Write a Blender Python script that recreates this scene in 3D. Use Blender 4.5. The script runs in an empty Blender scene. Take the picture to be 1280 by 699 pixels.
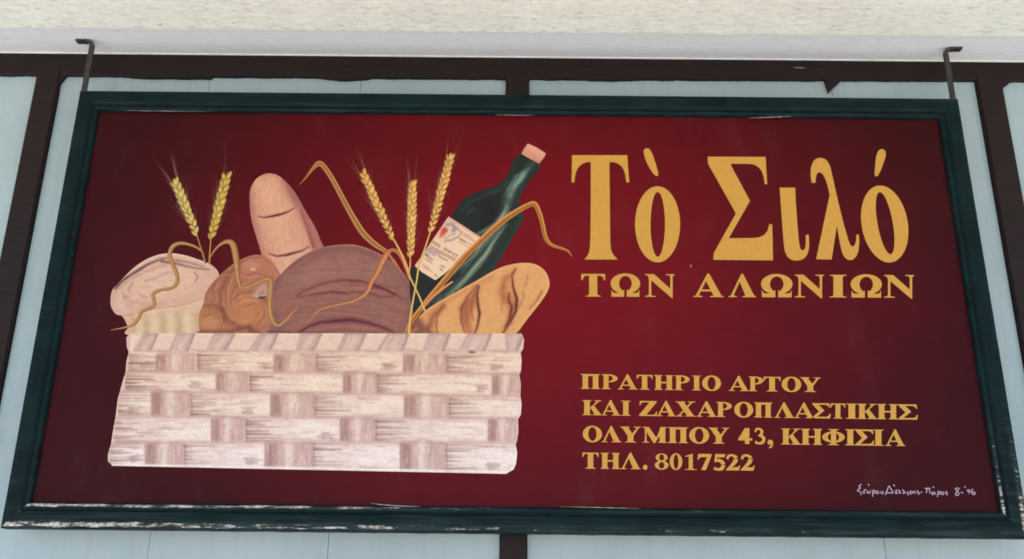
import bpy, bmesh, math, random
import numpy as np
from mathutils import Vector, Matrix
from mathutils.geometry import delaunay_2d_cdt
from mathutils import noise as mn

# ------------------------------------------------------------------ camera, sky, sun, exposure
scene = bpy.context.scene
COL = scene.collection
W0, H0, F = 1280.0, 699.0, 1200.0
YAW, PITCH, ROLL = math.radians(-0.13), math.radians(19.48), math.radians(0.59)
CAMZ = 1.6
fw = Vector((math.sin(YAW)*math.cos(PITCH), math.cos(YAW)*math.cos(PITCH), math.sin(PITCH)))
rt = Vector((math.cos(YAW), -math.sin(YAW), 0))
up = rt.cross(fw)
rt2 = math.cos(ROLL)*rt + math.sin(ROLL)*up
up2 = -math.sin(ROLL)*rt + math.cos(ROLL)*up
cd = bpy.data.cameras.new('camera'); cam = bpy.data.objects.new('camera', cd); COL.objects.link(cam)
cam.matrix_world = Matrix(((rt2.x, up2.x, -fw.x, 0), (rt2.y, up2.y, -fw.y, 0), (rt2.z, up2.z, -fw.z, CAMZ), (0, 0, 0, 1)))
cd.sensor_width = 36; cd.lens = 36*F/W0; cd.clip_end = 3000; cd.clip_start = 0.05
scene.camera = cam
cd.dof.use_dof = True; cd.dof.focus_distance = 1.8; cd.dof.aperture_fstop = 6.0      # the phone focused slightly short
scene.render.resolution_x = 1024; scene.render.resolution_y = 559

SUN_EL, SUN_AZ = math.radians(62), math.radians(205)      # azimuth from +Y clockwise: behind the camera, a little to the left
world = bpy.data.worlds.new('World'); scene.world = world; world.use_nodes = True
wn = world.node_tree; bg = wn.nodes['Background']
sky = wn.nodes.new('ShaderNodeTexSky'); sky.sky_type = 'NISHITA'; sky.sun_disc = False
sky.sun_elevation = SUN_EL; sky.sun_rotation = SUN_AZ; sky.air_density = 1.0; sky.dust_density = 0.6; sky.ozone_density = 2.0
wn.links.new(sky.outputs[0], bg.inputs[0]); bg.inputs[1].default_value = 0.14
sd = bpy.data.lights.new('sun', 'SUN'); sd.energy = 5.0; sd.angle = math.radians(0.5); sd.color = (1, .965, .90)
sun = bpy.data.objects.new('sun', sd); COL.objects.link(sun)
sdir = Vector((math.sin(SUN_AZ)*math.cos(SUN_EL), math.cos(SUN_AZ)*math.cos(SUN_EL), math.sin(SUN_EL)))
sun.rotation_euler = sdir.to_track_quat('Z', 'Y').to_euler()
scene.view_settings.view_transform = 'Standard'; scene.view_settings.look = 'None'
scene.view_settings.exposure = 0.70; scene.view_settings.gamma = 1

rnd = random.Random(7)

# ------------------------------------------------------------------ measuring helpers
def ray(px, py):
    return fw*F + rt2*(px-W0/2) - up2*(py-H0/2)
def onY(px, py, Y):                 # where the sight line meets the vertical plane at distance Y
    d = ray(px, py); t = Y/d.y
    return Vector((d.x*t, Y, CAMZ+d.z*t))
def onZ(px, py, Z):
    d = ray(px, py); t = (Z-CAMZ)/d.z
    return Vector((d.x*t, d.y*t, Z))

# ------------------------------------------------------------------ materials
def lin(c):
    return tuple(((v/255)/12.92 if v/255 <= .04045 else ((v/255+.055)/1.055)**2.4) for v in c)
def mat(name, rough=.6, spec=.5):
    m = bpy.data.materials.new(name); m.use_nodes = True
    b = m.node_tree.nodes['Principled BSDF']; b.inputs['Roughness'].default_value = rough
    b.inputs['Specular IOR Level'].default_value = spec
    return m, m.node_tree, b
def N(nt, t, **k):
    n = nt.nodes.new(t)
    for a, v in k.items():
        if isinstance(v, (int, float, str, tuple, bool)) and hasattr(n, a): setattr(n, a, v)
    return n
def coords(nt, scale=(1, 1, 1)):
    tc = nt.nodes.new('ShaderNodeTexCoord'); mp = nt.nodes.new('ShaderNodeMapping')
    mp.inputs['Scale'].default_value = scale; nt.links.new(tc.outputs['Object'], mp.inputs[0])
    return mp.outputs[0]
def noise(nt, vec, scale, detail=4, rough=.55):
    n = nt.nodes.new('ShaderNodeTexNoise'); n.inputs['Scale'].default_value = scale
    n.inputs['Detail'].default_value = detail; n.inputs['Roughness'].default_value = rough
    nt.links.new(vec, n.inputs['Vector']); return n.outputs['Fac']
def ramp(nt, fac, stops):
    r = nt.nodes.new('ShaderNodeValToRGB'); e = r.color_ramp.elements
    while len(e) < len(stops): e.new(.5)
    for i, (p, c) in enumerate(stops):
        e[i].position = p; e[i].color = (*c, 1) if not isinstance(c, (int, float)) else (c, c, c, 1)
    nt.links.new(fac, r.inputs[0]); return r.outputs[0]
def mix(nt, fac, a, b, mode='MIX'):
    m = nt.nodes.new('ShaderNodeMix'); m.data_type = 'RGBA'; m.blend_type = mode
    for s, v in ((0, fac), (6, a), (7, b)):
        if hasattr(v, 'links'): nt.links.new(v, m.inputs[s])
        else: m.inputs[s].default_value = v if s == 0 else (*v, 1)
    return m.outputs[2]
def mathn(nt, op, a, b=0.0):
    m = nt.nodes.new('ShaderNodeMath'); m.operation = op
    for s, v in ((0, a), (1, b)):
        if hasattr(v, 'links'): nt.links.new(v, m.inputs[s])
        else: m.inputs[s].default_value = v
    return m.outputs[0]
def bump(nt, b, h, strength=.3, dist=.002):
    bp = nt.nodes.new('ShaderNodeBump'); bp.inputs['Strength'].default_value = strength
    bp.inputs['Distance'].default_value = dist
    nt.links.new(h, bp.inputs['Height']); nt.links.new(bp.outputs[0], b.inputs['Normal'])

def m_paint():                      # artist's enamel: the colour of each dab is stored on the mesh
    m, nt, b = mat('artist_paint', .45, .2)
    a = nt.nodes.new('ShaderNodeAttribute'); a.attribute_name = 'paint'
    v = coords(nt); n = noise(nt, v, 420, 3)
    nt.links.new(mix(nt, 1.0, a.outputs['Color'], ramp(nt, n, [(.3, .86), (.7, 1.08)]), 'MULTIPLY'), b.inputs['Base Color'])
    bump(nt, b, noise(nt, coords(nt, (1, 1, 2)), 300, 3), .25, .0008)
    return m
def m_maroon():
    m, nt, b = mat('maroon_enamel', .34, .10)
    v = coords(nt)
    # the ground coat runs from bright crimson in the middle to near-black maroon at the ends
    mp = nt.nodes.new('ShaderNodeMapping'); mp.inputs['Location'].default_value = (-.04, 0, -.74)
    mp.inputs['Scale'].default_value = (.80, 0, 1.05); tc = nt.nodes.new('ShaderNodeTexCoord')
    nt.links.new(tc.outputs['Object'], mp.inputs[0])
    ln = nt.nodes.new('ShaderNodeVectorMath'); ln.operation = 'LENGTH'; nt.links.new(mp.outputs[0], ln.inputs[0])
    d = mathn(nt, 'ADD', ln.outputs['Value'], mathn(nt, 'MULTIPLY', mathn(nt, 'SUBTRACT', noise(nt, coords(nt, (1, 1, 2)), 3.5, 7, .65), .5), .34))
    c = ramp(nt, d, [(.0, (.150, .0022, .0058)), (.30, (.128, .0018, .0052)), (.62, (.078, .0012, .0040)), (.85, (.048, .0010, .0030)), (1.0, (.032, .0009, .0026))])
    strokes = ramp(nt, noise(nt, coords(nt, (.5, 1, 5)), 26, 5, .7), [(.3, .86), (.7, 1.10)])
    c = mix(nt, 1.0, c, strokes, 'MULTIPLY')
    f = ramp(nt, noise(nt, v, 520, 2), [(.3, .78), (.7, 1.15)])
    c = mix(nt, 1.0, c, f, 'MULTIPLY')
    dust = ramp(nt, noise(nt, coords(nt, (1, 1, .35)), 9, 6, .7), [(.55, 0.0), (.85, .05)])
    nt.links.new(mix(nt, dust, c, (.25, .2, .2)), b.inputs['Base Color'])
    rr = ramp(nt, noise(nt, v, 30, 4), [(.3, .30), (.7, .44)]); nt.links.new(rr, b.inputs['Roughness'])
    bump(nt, b, noise(nt, v, 190, 3), .18, .0008)
    return m
def m_gold():
    m, nt, b = mat('ochre_lettering_paint', .5, .2)
    v = coords(nt)
    c = ramp(nt, noise(nt, v, 60, 5), [(.3, (.47, .238, .040)), (.7, (.52, .262, .048))])
    c = mix(nt, 1.0, c, ramp(nt, noise(nt, v, 600, 2), [(.3, .88), (.7, 1.08)]), 'MULTIPLY')
    nt.links.new(c, b.inputs['Base Color']); return m
def m_green():
    m, nt, b = mat('worn_dark_green_paint', .42, .08)
    v = coords(nt)
    c = ramp(nt, noise(nt, coords(nt, (1, 1, 1)), 14, 5), [(.3, (.0016, .0072, .0085)), (.7, (.0040, .0150, .0160))])
    sx = noise(nt, coords(nt, (.8, 1, 6)), 20, 8, .75)
    geo = nt.nodes.new('ShaderNodeAttribute'); geo.attribute_name = 'wear'
    w = mathn(nt, 'ADD', sx, geo.outputs['Fac'])
    chip = ramp(nt, w, [(.88, 0.0), (.95, 1.0)])
    under = ramp(nt, noise(nt, v, 90, 4), [(.35, (.16, .12, .10)), (.62, (.52, .49, .46))])
    dust = ramp(nt, mathn(nt, 'ADD', noise(nt, coords(nt, (.3, 1, 5)), 25, 5), geo.outputs['Fac']), [(.62, 0.0), (1.0, .16)])
    c = mix(nt, dust, c, (.12, .15, .15))
    nt.links.new(mix(nt, chip, c, under), b.inputs['Base Color'])
    rr = ramp(nt, noise(nt, v, 40, 3), [(.3, .28), (.7, .5)]); nt.links.new(rr, b.inputs['Roughness'])
    bump(nt, b, mathn(nt, 'SUBTRACT', noise(nt, coords(nt, (.3, 1, 3)), 60, 4), chip), .35, .0015)
    return m
def m_wood():
    m, nt, b = mat('dark_brown_timber', .55, .2)
    g = noise(nt, coords(nt, (.6, 1, 9)), 14, 6, .6)
    c = ramp(nt, g, [(.3, (.007, .0035, .0035)), (.7, (.018, .008, .0075))])
    nt.links.new(c, b.inputs['Base Color']); bump(nt, b, g, .3, .002); return m
def m_board():
    m, nt, b = mat('pale_grey_painted_board', .38, .5)
    v = coords(nt)
    c = ramp(nt, noise(nt, v, 2.2, 5), [(.3, (.27, .345, .365)), (.7, (.355, .425, .445))])
    st = ramp(nt, noise(nt, coords(nt, (7, 1, .6)), 6, 5, .7), [(.50, 0.0), (.80, .55)])
    c = mix(nt, st, c, (.26, .28, .27))
    nt.links.new(c, b.inputs['Base Color']); bump(nt, b, noise(nt, v, 90, 4), .15, .001); return m
def m_smooth():
    m, nt, b = mat('smooth_whitewash', .8, .2)
    v = coords(nt); n = noise(nt, coords(nt, (1, 4, 1)), 30, 6, .65)
    c = ramp(nt, n, [(.3, (.58, .57, .58)), (.7, (.68, .67, .68))])
    nt.links.new(c, b.inputs['Base Color']); bump(nt, b, n, .4, .002); return m
def m_stucco():
    m, nt, b = mat('rough_cream_stucco', .95, .1)
    n1 = noise(nt, coords(nt, (.45, 1, 1)), 75, 8, .72); n2 = noise(nt, coords(nt), 9, 4)
    c = ramp(nt, n1, [(.30, (.56, .54, .45)), (.44, (.82, .80, .72)), (.7, (.94, .91, .80))])
    c = mix(nt, 1.0, c, ramp(nt, n2, [(.3, .90), (.7, 1.0)]), 'MULTIPLY')
    nt.links.new(c, b.inputs['Base Color']); bump(nt, b, n1, .8, .008); return m
def m_iron():
    m, nt, b = mat('rusty_painted_iron', .5, .5)
    n = noise(nt, coords(nt), 60, 5)
    c = ramp(nt, n, [(.35, (.010, .009, .012)), (.56, (.022, .018, .018)), (.68, (.085, .036, .020))])
    nt.links.new(c, b.inputs['Base Color']); bump(nt, b, n, .4, .001); return m
def m_pave():
    m, nt, b = mat('pale_paving', .9, .2)
    n = noise(nt, coords(nt), 3, 8, .6)
    nt.links.new(ramp(nt, n, [(.3, (.60, .585, .55)), (.7, (.70, .685, .65))]), b.inputs['Base Color']); return m
PAINT, MAROON, GOLD, GREEN, WOOD = m_paint(), m_maroon(), m_gold(), m_green(), m_wood()
PEEL, _nt, _b = mat('bare_old_paint', .8, .1); _b.inputs['Base Color'].default_value = (.36, .31, .28, 1)
BOARD, SMOOTH, STUCCO, IRON, PAVE = m_board(), m_smooth(), m_stucco(), m_iron(), m_pave()

# ------------------------------------------------------------------ object helpers
def link(name, me, m, parent=None, kind=None):
    o = bpy.data.objects.new(name, me); COL.objects.link(o)
    if m: me.materials.append(m)
    if parent is not None: o.parent = parent
    if kind: o['kind'] = kind
    return o
def thing(name, loc, label, cat, group=None):
    o = bpy.data.objects.new(name, None); COL.objects.link(o); o.location = loc
    o.empty_display_size = .1; o['label'] = label; o['category'] = cat
    if group: o['group'] = group
    return o
def own(o, root):                    # meshes are modelled in world metres, the thing's origin is at its base
    o.data.transform(Matrix.Translation(-Vector(root.location)))
def mesh_from(verts, faces):
    me = bpy.data.meshes.new('mesh'); me.from_pydata([tuple(v) for v in verts], [], faces); me.update(); return me
def box_bm(bm, x0, x1, y0, y1, z0, z1):
    r = bmesh.ops.create_cube(bm, size=1)
    bmesh.ops.scale(bm, vec=(x1-x0, y1-y0, z1-z0), verts=r['verts'])
    bmesh.ops.translate(bm, vec=((x0+x1)/2, (y0+y1)/2, (z0+z1)/2), verts=r['verts'])
    return r['verts']
def from_bm(name, bm, m, parent=None, bevel=0):
    if bevel: bmesh.ops.bevel(bm, geom=bm.edges[:], offset=bevel, segments=2, affect='EDGES')
    me = bpy.data.meshes.new(name); bm.to_mesh(me); bm.free(); return link(name, me, m, parent)

# ------------------------------------------------------------------ distances of the place
YF = 2.5                                       # front of the sign's frame
YP = 2.516                                     # painted face of the sign
ZC = onY(103, 50, 2.520).z                     # ceiling height, from the bolted strap feet
YWT = onZ(640, 71.0, ZC).y                     # face of the dark timber
YW = YWT + .014                                # face of the pale boards behind it
Y_EDGE = onZ(640, 40.0, ZC).y                  # where the rough stucco begins

# ------------------------------------------------------------------ ground
bm = bmesh.new(); 
for v in bmesh.ops.create_grid(bm, x_segments=2, y_segments=2, size=60)['verts']: v.co.y -= 57.2
from_bm('pavement', bm, PAVE)['kind'] = 'structure'

# ------------------------------------------------------------------ canopy ceiling: smooth margin by the wall, rough stucco beyond
bm = bmesh.new(); box_bm(bm, -5, 5, .55, YW+.12, ZC, ZC+.18)
ceil = from_bm('ceiling', bm, SMOOTH); ceil['kind'] = 'structure'
nx = 1400
vs, fs = [], []
rows = [0, 1, 2, 3]
for i in range(nx+1):
    x = -2.6 + 5.2*i/nx
    e = Y_EDGE + .0045*mn.noise(Vector((x*9, 0, 1))) + .0035*mn.noise(Vector((x*60, 3, 1)))
    z = ZC - .0035 - .002*mn.noise(Vector((x*40, 0, 5)))
    vs += [(x, e, ZC-.0003), (x, e-.0015, z), (x, e-.010, z-.0008), (x, .56, z-.0008)]
for i in range(nx):
    for k in range(3):
        a = i*4+k; fs.append((a, a+4, a+5, a+1))
st = link('stucco_coat', mesh_from(vs, fs), STUCCO, ceil)

# ------------------------------------------------------------------ wall: timber frame and pale boards
wall = thing('panelled_wall', (0, YW, 0), 'pale grey boarded wall with dark brown timber beam and posts behind the sign', 'wall')
bm = bmesh.new(); box_bm(bm, -4.5, 4.5, YW+.022, YW+.10, 0.0, ZC)
o = from_bm('backing', bm, WOOD, wall); own(o, wall)

def beam_low(px):                               # lower edge of the beam in photo rows, uneven where white paint laps on it
    y = 93.0 + 4.6*min(px, 640)/640 + 2.8*max(0, px-640)/640
    y += .7*mn.noise(Vector((px*.05, 0, 0))) + .6*mn.noise(Vector((px*.23, 4, 0)))
    if 150 < px < 264: y += 2.2*min(1, (px-150)/30)
    if 398 < px < 466: y += 3.0*math.sin(math.pi*(px-398)/68)
    if 715 < px < 800: y += 1.2*math.sin(math.pi*(px-715)/85)
    return y
vs, fs = [], []
nx = 620
ztop = ZC-.0045
for i in range(nx+1):
    px = -160 + 1600*i/nx
    p = onY(px, beam_low(px), YWT); x, zl = p.x, p.z
    vs += [(x, YW+.02, ztop), (x, YWT, ztop), (x, YWT, zl+.0015), (x, YWT+.0015, zl), (x, YW+.02, zl)]
for i in range(nx):
    for k in range(4):
        a = i*5+k; fs.append((a, a+1, a+6, a+5))
o = link('beam', mesh_from(vs, fs), WOOD, wall); own(o, wall)
# white bead of old paint where wall and ceiling meet
bm = bmesh.new(); box_bm(bm, -2.6, 2.6, YWT-.0035, YWT-.0002, ZC-.0040, ZC-.0004)
o = from_bm('paint_bead', bm, STUCCO, wall); own(o, wall)

vs, fs = [], []
for i in range(9):
    t = i/8; hw = .45*math.sin(math.pi*(.1+.8*t))
    for q in (-hw, hw): vs.append(onY(992+15*t, 84.3+.8*t+q, YWT-.0004))
for i in range(8): fs.append((i*2, i*2+1, i*2+3, i*2+2))
o = link('paint_scratch', mesh_from(vs, fs), PEEL, wall); own(o, wall)
ZB = .35
def post(pa, pb):
    zt = onY(pa[0], pa[1], YWT).z + .02
    x0, x1 = onY(*pa, YWT).x, onY(*pb, YWT).x
    bm = bmesh.new(); vs_ = box_bm(bm, x0, x1, YWT-.002, YW+.021, ZB, zt)
    es = [e for e in bm.edges if abs(e.verts[0].co.z-e.verts[1].co.z) > .5 and e.verts[0].co.y < YWT]
    bmesh.ops.bevel(bm, geom=es, offset=.003, segments=2, affect='EDGES')
    o = from_bm('post', bm, WOOD, wall); own(o, wall); return x0, x1
P1 = post((46, 93), (75, 93)); P2 = post((633, 98), (661, 98)); P3 = post((1221, 101), (1252, 101))
def wedge(pts):                                 # little offcuts of timber in the corners under the beam
    bm = bmesh.new(); a = [bm.verts.new(onY(*p, YWT+.001)) for p in pts]; b = [bm.verts.new(onY(*p, YWT+.001)+Vector((0, .012, 0))) for p in pts]
    bm.faces.new(a); bm.faces.new(b[::-1])
    for i in range(3): bm.faces.new((a[i], b[i], b[(i+1) % 3], a[(i+1) % 3]))
    bmesh.ops.recalc_face_normals(bm, faces=bm.faces)
    o = from_bm('timber_offcut', bm, WOOD, wall); own(o, wall)
wedge([(1031, 99), (1053, 99), (1036, 115)]); wedge([(1251, 100), (1268, 99), (1252, 111)]); wedge([(74, 92), (83, 93), (74, 104)])
# boards
xs = [onY(-330, 93, YW).x, onY(-140, 93, YW).x, P1[0]]
def span(a, b, cuts):
    e = [a]+cuts+[b]
    for x0, x1 in zip(e[:-1], e[1:]):
        bm = bmesh.new(); box_bm(bm, x0+.0003, x1-.0003, YW, YW+.02, ZB, ZC-.02)
        es = [q for q in bm.edges if abs(q.verts[0].co.z-q.verts[1].co.z) > .5 and q.verts[0].co.y < YW+.01]
        bmesh.ops.bevel(bm, geom=es, offset=.0012, segments=1, affect='EDGES')
        bmesh.ops.translate(bm, verts=bm.verts, vec=(0, rnd.uniform(0, .0012), 0))
        o = from_bm('wall_board', bm, BOARD, wall); own(o, wall)
X = lambda px, py: onY(px, py, YW).x
span(X(-330, 93), P1[0]-.001, [X(-140, 93)])
span(P1[1]+.001, P2[0]-.001, [X(263, 96), X(409, 699)])
span(P2[1]+.001, P3[0]-.001, [X(1108, 699)])
span(P3[1]+.001, X(1640, 105), [X(1450, 105)])

# ------------------------------------------------------------------ the sign
TL, TR, BR, BL = onY(102, 112, YF), onY(1197.5, 122, YF), onY(1286, 672, YF), onY(0, 661, YF)
SX0, SX1 = (TL.x+BL.x)/2-.005, (TR.x+BR.x)/2+.005; SZ0, SZ1 = (BL.z+BR.z)/2, (TL.z+TR.z)/2
sign = thing('hanging_sign', ((SX0+SX1)/2, YP, SZ0),
             'large framed maroon bakery sign with painted bread basket, wine bottle and ochre Greek lettering', 'sign')
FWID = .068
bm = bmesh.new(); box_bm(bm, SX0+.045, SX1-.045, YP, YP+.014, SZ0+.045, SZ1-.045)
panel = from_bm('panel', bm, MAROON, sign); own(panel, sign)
# moulding profile: (inward distance, Y, wear)
PROF = [(0, YF+.044, .0), (0, YF+.008, .1), (.002, YF+.004, .16), (.007, YF+.002, .27), (.013, YF+.0015, .25), (.022, YF+.0015, .08), (.034, YF, .10), (.0385, YF+.0015, .16),
        (.0405, YF+.007, .0), (.0455, YF+.0075, .0), (.0475, YF+.003, .12), (.051, YF+.0012, .22), (.055, YF+.003, .24), (.0585, YF+.0075, .10), (FWID-.008, YP, .0)]
PROF = [(a*1.1, b, c) for a, b, c in PROF]
cx, cz = (SX0+SX1)/2, (SZ0+SZ1)/2
def rail(side):
    hx, hz = (SX1-SX0)/2, (SZ1-SZ0)/2
    n = 420 if side in 'tb' else 220
    vs, fs, wr = [], [], []
    K = len(PROF)
    for i in range(n+1):
        t = -1+2*i/n
        for k, (s, y, w) in enumerate(PROF):
            wob = .0009*mn.noise(Vector((t*30, k*.5, ord(side)))) + .0004*mn.noise(Vector((t*160, k, ord(side))))
            if side in 'tb':
                sg = 1 if side == 't' else -1
                vs.append((cx+t*(hx-s), y+wob, cz+sg*(hz-s+wob)))
                pxl = (t+1)/2
                if side == 'b':
                    ww = w*(1.05+.75*max(0, 1-pxl*1.6)+(.25 if k > 8 and pxl < .4 else 0))
                else: ww = w*.55 + (.06 if k == K-2 else 0)
            else:
                sg = 1 if side == 'r' else -1
                vs.append((cx+sg*(hx-s+wob), y+wob, cz+t*(hz-s)))
                low = max(0, 1.6-(t+1)/.40) if side == 'r' else max(0, .6-(t+1)/.5)
                ww = w*(.35+1.0*low)
            wr.append(ww)
    for i in range(n):
        for k in range(K-1):
            a = i*K+k; fs.append((a, a+1, a+K+1, a+K) if side in 'tr' else (a, a+K, a+K+1, a+1))
    me = mesh_from(vs, fs)
    at = me.attributes.new('wear', 'FLOAT', 'POINT'); at.data.foreach_set('value', wr)
    bm = bmesh.new(); bm.from_mesh(me); bmesh.ops.recalc_face_normals(bm, faces=bm.faces)
    # open strip: make sure it faces the viewer
    if sum(f.normal.y for f in bm.faces) > 0: bmesh.ops.reverse_faces(bm, faces=bm.faces)
    bm.to_mesh(me); bm.free(); me.polygons.foreach_set('use_smooth', [True]*len(me.polygons))
    o = link('frame_rail', me, GREEN, sign); own(o, sign)
for s in 'tblr': rail(s)
# curled splinters of paint on the inner bead
for a, b, c, w in (((463, 629), (480, 632.5), (542, 634), 1.0), ((700, 633.5), (760, 634.5), (800, 636), .8), ((935, 147.5), (965, 147), (995, 145), .9), ((350, 139.5), (365, 139), (395, 139), .5), ((620, 143.5), (645, 144.5), (668, 144), .7), ((142, 137), (170, 139.5), (290, 139), .7)):
    vs, fs = [], []
    for i in range(13):
        t = i/12; x = (1-t)**2*a[0]+2*t*(1-t)*b[0]+t*t*c[0]; y = (1-t)**2*a[1]+2*t*(1-t)*b[1]+t*t*c[1]
        hw = w*math.sin(math.pi*(.08+.84*t))*(.5+.25*math.sin(t*41+a[0]))
        for q, yy in ((y-hw, YP-.008), (y+hw, YP-.009)): vs.append(onY(x, q, yy))
    for i in range(12): fs.append((i*2, i*2+1, i*2+3, i*2+2))
    me = mesh_from(vs, fs); o = link('peeling_paint_flake', me, PEEL, sign); own(o, sign)

# ------------------------------------------------------------------ painting tools
G = 0.82                                            # paint colours are matched as sRGB values
def L(c): return np.array(lin(c))
class Canvas:
    S = 2
    def __init__(s, x0, y0, x1, y1, col):
        s.x0, s.y0 = x0, y0; s.w, s.h = int((x1-x0)*s.S)+2, int((y1-y0)*s.S)+2
        s.a = np.ones((s.h, s.w, 3))*np.array(col, float)
        yy, xx = np.mgrid[0:s.h, 0:s.w]; s.X = xx/s.S+x0; s.Y = yy/s.S+y0
    def blend(s, m, col, sl=(slice(None), slice(None))):
        m = m[..., None]; s.a[sl] = s.a[sl]*(1-m)+np.array(col, float)*m
    def stroke(s, pts, col, w=1.0, w2=None, alpha=1.0, soft=.8, wm=None):
        """polyline brush stroke; w start half width, w2 end, wm middle"""
        pts = [(float(p[0]), float(p[1])) for p in pts]
        if w2 is None: w2 = w
        if wm is None: wm = (w+w2)/2
        pad = max(w, w2, wm)+3*soft+1
        xa, xb = min(p[0] for p in pts)-pad, max(p[0] for p in pts)+pad
        ya, yb = min(p[1] for p in pts)-pad, max(p[1] for p in pts)+pad
        i0, i1 = max(0, int((ya-s.y0)*s.S)), min(s.h, int((yb-s.y0)*s.S)+1)
        j0, j1 = max(0, int((xa-s.x0)*s.S)), min(s.w, int((xb-s.x0)*s.S)+1)
        if i1 <= i0 or j1 <= j0: return
        X, Y = s.X[i0:i1, j0:j1], s.Y[i0:i1, j0:j1]
        best = np.full(X.shape, 1e9); n = len(pts)-1
        lens = [math.dist(pts[k], pts[k+1])+1e-6 for k in range(n)]; tot = sum(lens); acc = 0
        for k in range(n):
            ax, ay = pts[k]; bx, by = pts[k+1]; dx, dy = bx-ax, by-ay
            t = np.clip(((X-ax)*dx+(Y-ay)*dy)/(dx*dx+dy*dy+1e-9), 0, 1)
            u = (acc+t*lens[k])/tot; acc += lens[k]
            ww = np.where(u < .5, w+(wm-w)*u*2, wm+(w2-wm)*(u-.5)*2)
            best = np.minimum(best, np.hypot(X-ax-t*dx, Y-ay-t*dy)-ww)
        m = alpha/(1+np.exp(np.clip(best/(soft*.45), -30, 30)))
        s.blend(m, col, (slice(i0, i1), slice(j0, j1)))
    def rect(s, x0, y0, x1, y1, col, alpha=1.0, soft=1.0):
        q = lambda d: 1/(1+np.exp(np.clip(-d/(soft*.4), -30, 30)))
        i0, i1 = max(0, int((y0-4*soft-s.y0)*s.S)), max(0, int((y1+4*soft-s.y0)*s.S)); j0, j1 = max(0, int((x0-4*soft-s.x0)*s.S)), max(0, int((x1+4*soft-s.x0)*s.S))
        X, Y = s.X[i0:i1, j0:j1], s.Y[i0:i1, j0:j1]
        s.blend(alpha*q(X-x0)*q(x1-X)*q(Y-y0)*q(y1-Y), col, (slice(i0, i1), slice(j0, j1)))
    def blob(s, cx, cy, rx, ry, col, alpha=1.0, rot=0, soft=.5):
        c, q = math.cos(rot), math.sin(rot)
        u = ((s.X-cx)*c+(s.Y-cy)*q)/rx; v = (-(s.X-cx)*q+(s.Y-cy)*c)/ry
        d = np.sqrt(u*u+v*v); m = alpha*np.clip((1+soft-d)/(2*soft), 0, 1); m = m*m*(3-2*m/alpha)/alpha if alpha > 0 else m
        s.blend(np.clip(m, 0, 1), col)
    def speck(s, sx, sy, amp, seed):               # streaky brush texture, sx/sy: size of the streaks in px
        r = np.random.RandomState(seed)
        h, w = max(2, int(s.h/s.S/sy)+3), max(2, int(s.w/s.S/sx)+3)
        g = r.rand(h, w)
        yi = np.clip((s.Y-s.y0)/sy, 0, h-1.001); xi = np.clip((s.X-s.x0)/sx, 0, w-1.001)
        a, b = yi.astype(int), xi.astype(int); fy, fx = yi-a, xi-b
        v = g[a, b]*(1-fy)*(1-fx)+g[a+1, b]*fy*(1-fx)+g[a, b+1]*(1-fy)*fx+g[a+1, b+1]*fy*fx
        s.a = s.a*(1+amp*(v-.5)*2)[..., None]
    def sample(s, P):
        x = np.clip((P[:, 0]-s.x0)*s.S, 0, s.w-1.001); y = np.clip((P[:, 1]-s.y0)*s.S, 0, s.h-1.001)
        a, b = y.astype(int), x.astype(int); fy, fx = (y-a)[:, None], (x-b)[:, None]
        A = s.a
        c = A[a, b]*(1-fy)*(1-fx)+A[a+1, b]*fy*(1-fx)+A[a, b+1]*(1-fy)*fx+A[a+1, b+1]*fy*fx
        c = np.clip(c, 0, 255)/255
        return np.where(c <= .04045, c/12.92, ((c+.055)/1.055)**2.4)*G
LAY = .00005
def plane_pts(P, layer):
    Y = YP-LAY*layer
    d = np.array(fw)*F + np.outer(P[:, 0]-W0/2, np.array(rt2)) - np.outer(P[:, 1]-H0/2, np.array(up2))
    d = d/d[:, 1:2]*Y; d[:, 2] += CAMZ
    return d-np.array(sign.location)
def smooth_outline(pts, n=6, closed=True):
    """Catmull-Rom through traced points"""
    out = []; m = len(pts)
    rng = range(m) if closed else range(m-1)
    for i in rng:
        p0, p1, p2, p3 = [np.array(pts[(i+k) % m] if closed else pts[min(max(i+k, 0), m-1)], float) for k in (-1, 0, 1, 2)]
        for k in range(n):
            t = k/n
            out.append(.5*((2*p1)+(-p0+p2)*t+(2*p0-5*p1+4*p2-p3)*t*t+(-p0+3*p1-3*p2+p3)*t**3))
    if not closed: out.append(np.array(pts[-1], float))
    return [tuple(p) for p in out]
def set_paint(me, cols):
    at = me.attributes.new('paint', 'FLOAT_COLOR', 'POINT')
    c = np.ones((len(cols), 4), np.float32); c[:, :3] = cols
    at.data.foreach_set('color', c.ravel())
def face_cam(me):
    if len(me.polygons) and sum(p.normal.y for p in me.polygons) > 0:
        me.flip_normals()
def union(polys, extra=()):
    """union of polygons as triangles: the pieces may overlap"""
    V, Fc = [], []
    for p in polys:
        p = [tuple(q) for q in p]
        ar = sum(p[i-1][0]*p[i][1]-p[i][0]*p[i-1][1] for i in range(len(p)))
        if ar < 0: p = p[::-1]
        Fc.append(list(range(len(V), len(V)+len(p)))); V += p
    V += list(extra)
    r = delaunay_2d_cdt([Vector(v) for v in V], [], Fc, 0, 1e-5)
    P = np.array([tuple(v) for v in r[0]])
    tri = [f for f, orig in zip(r[2], r[5]) if orig]
    cen = np.array([P[list(f)].mean(0) for f in tri])
    ok = np.zeros(len(tri), bool)
    for p in polys:
        p = [tuple(q) for q in p]; a = np.array(p); lo, hi = a.min(0), a.max(0)
        k = np.where((~ok) & (cen[:, 0] >= lo[0]) & (cen[:, 0] <= hi[0]) & (cen[:, 1] >= lo[1]) & (cen[:, 1] <= hi[1]))[0]
        if len(k): ok[k] |= inside(cen[k], p)
    return P, [f for f, o_ in zip(tri, ok) if o_]
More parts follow.
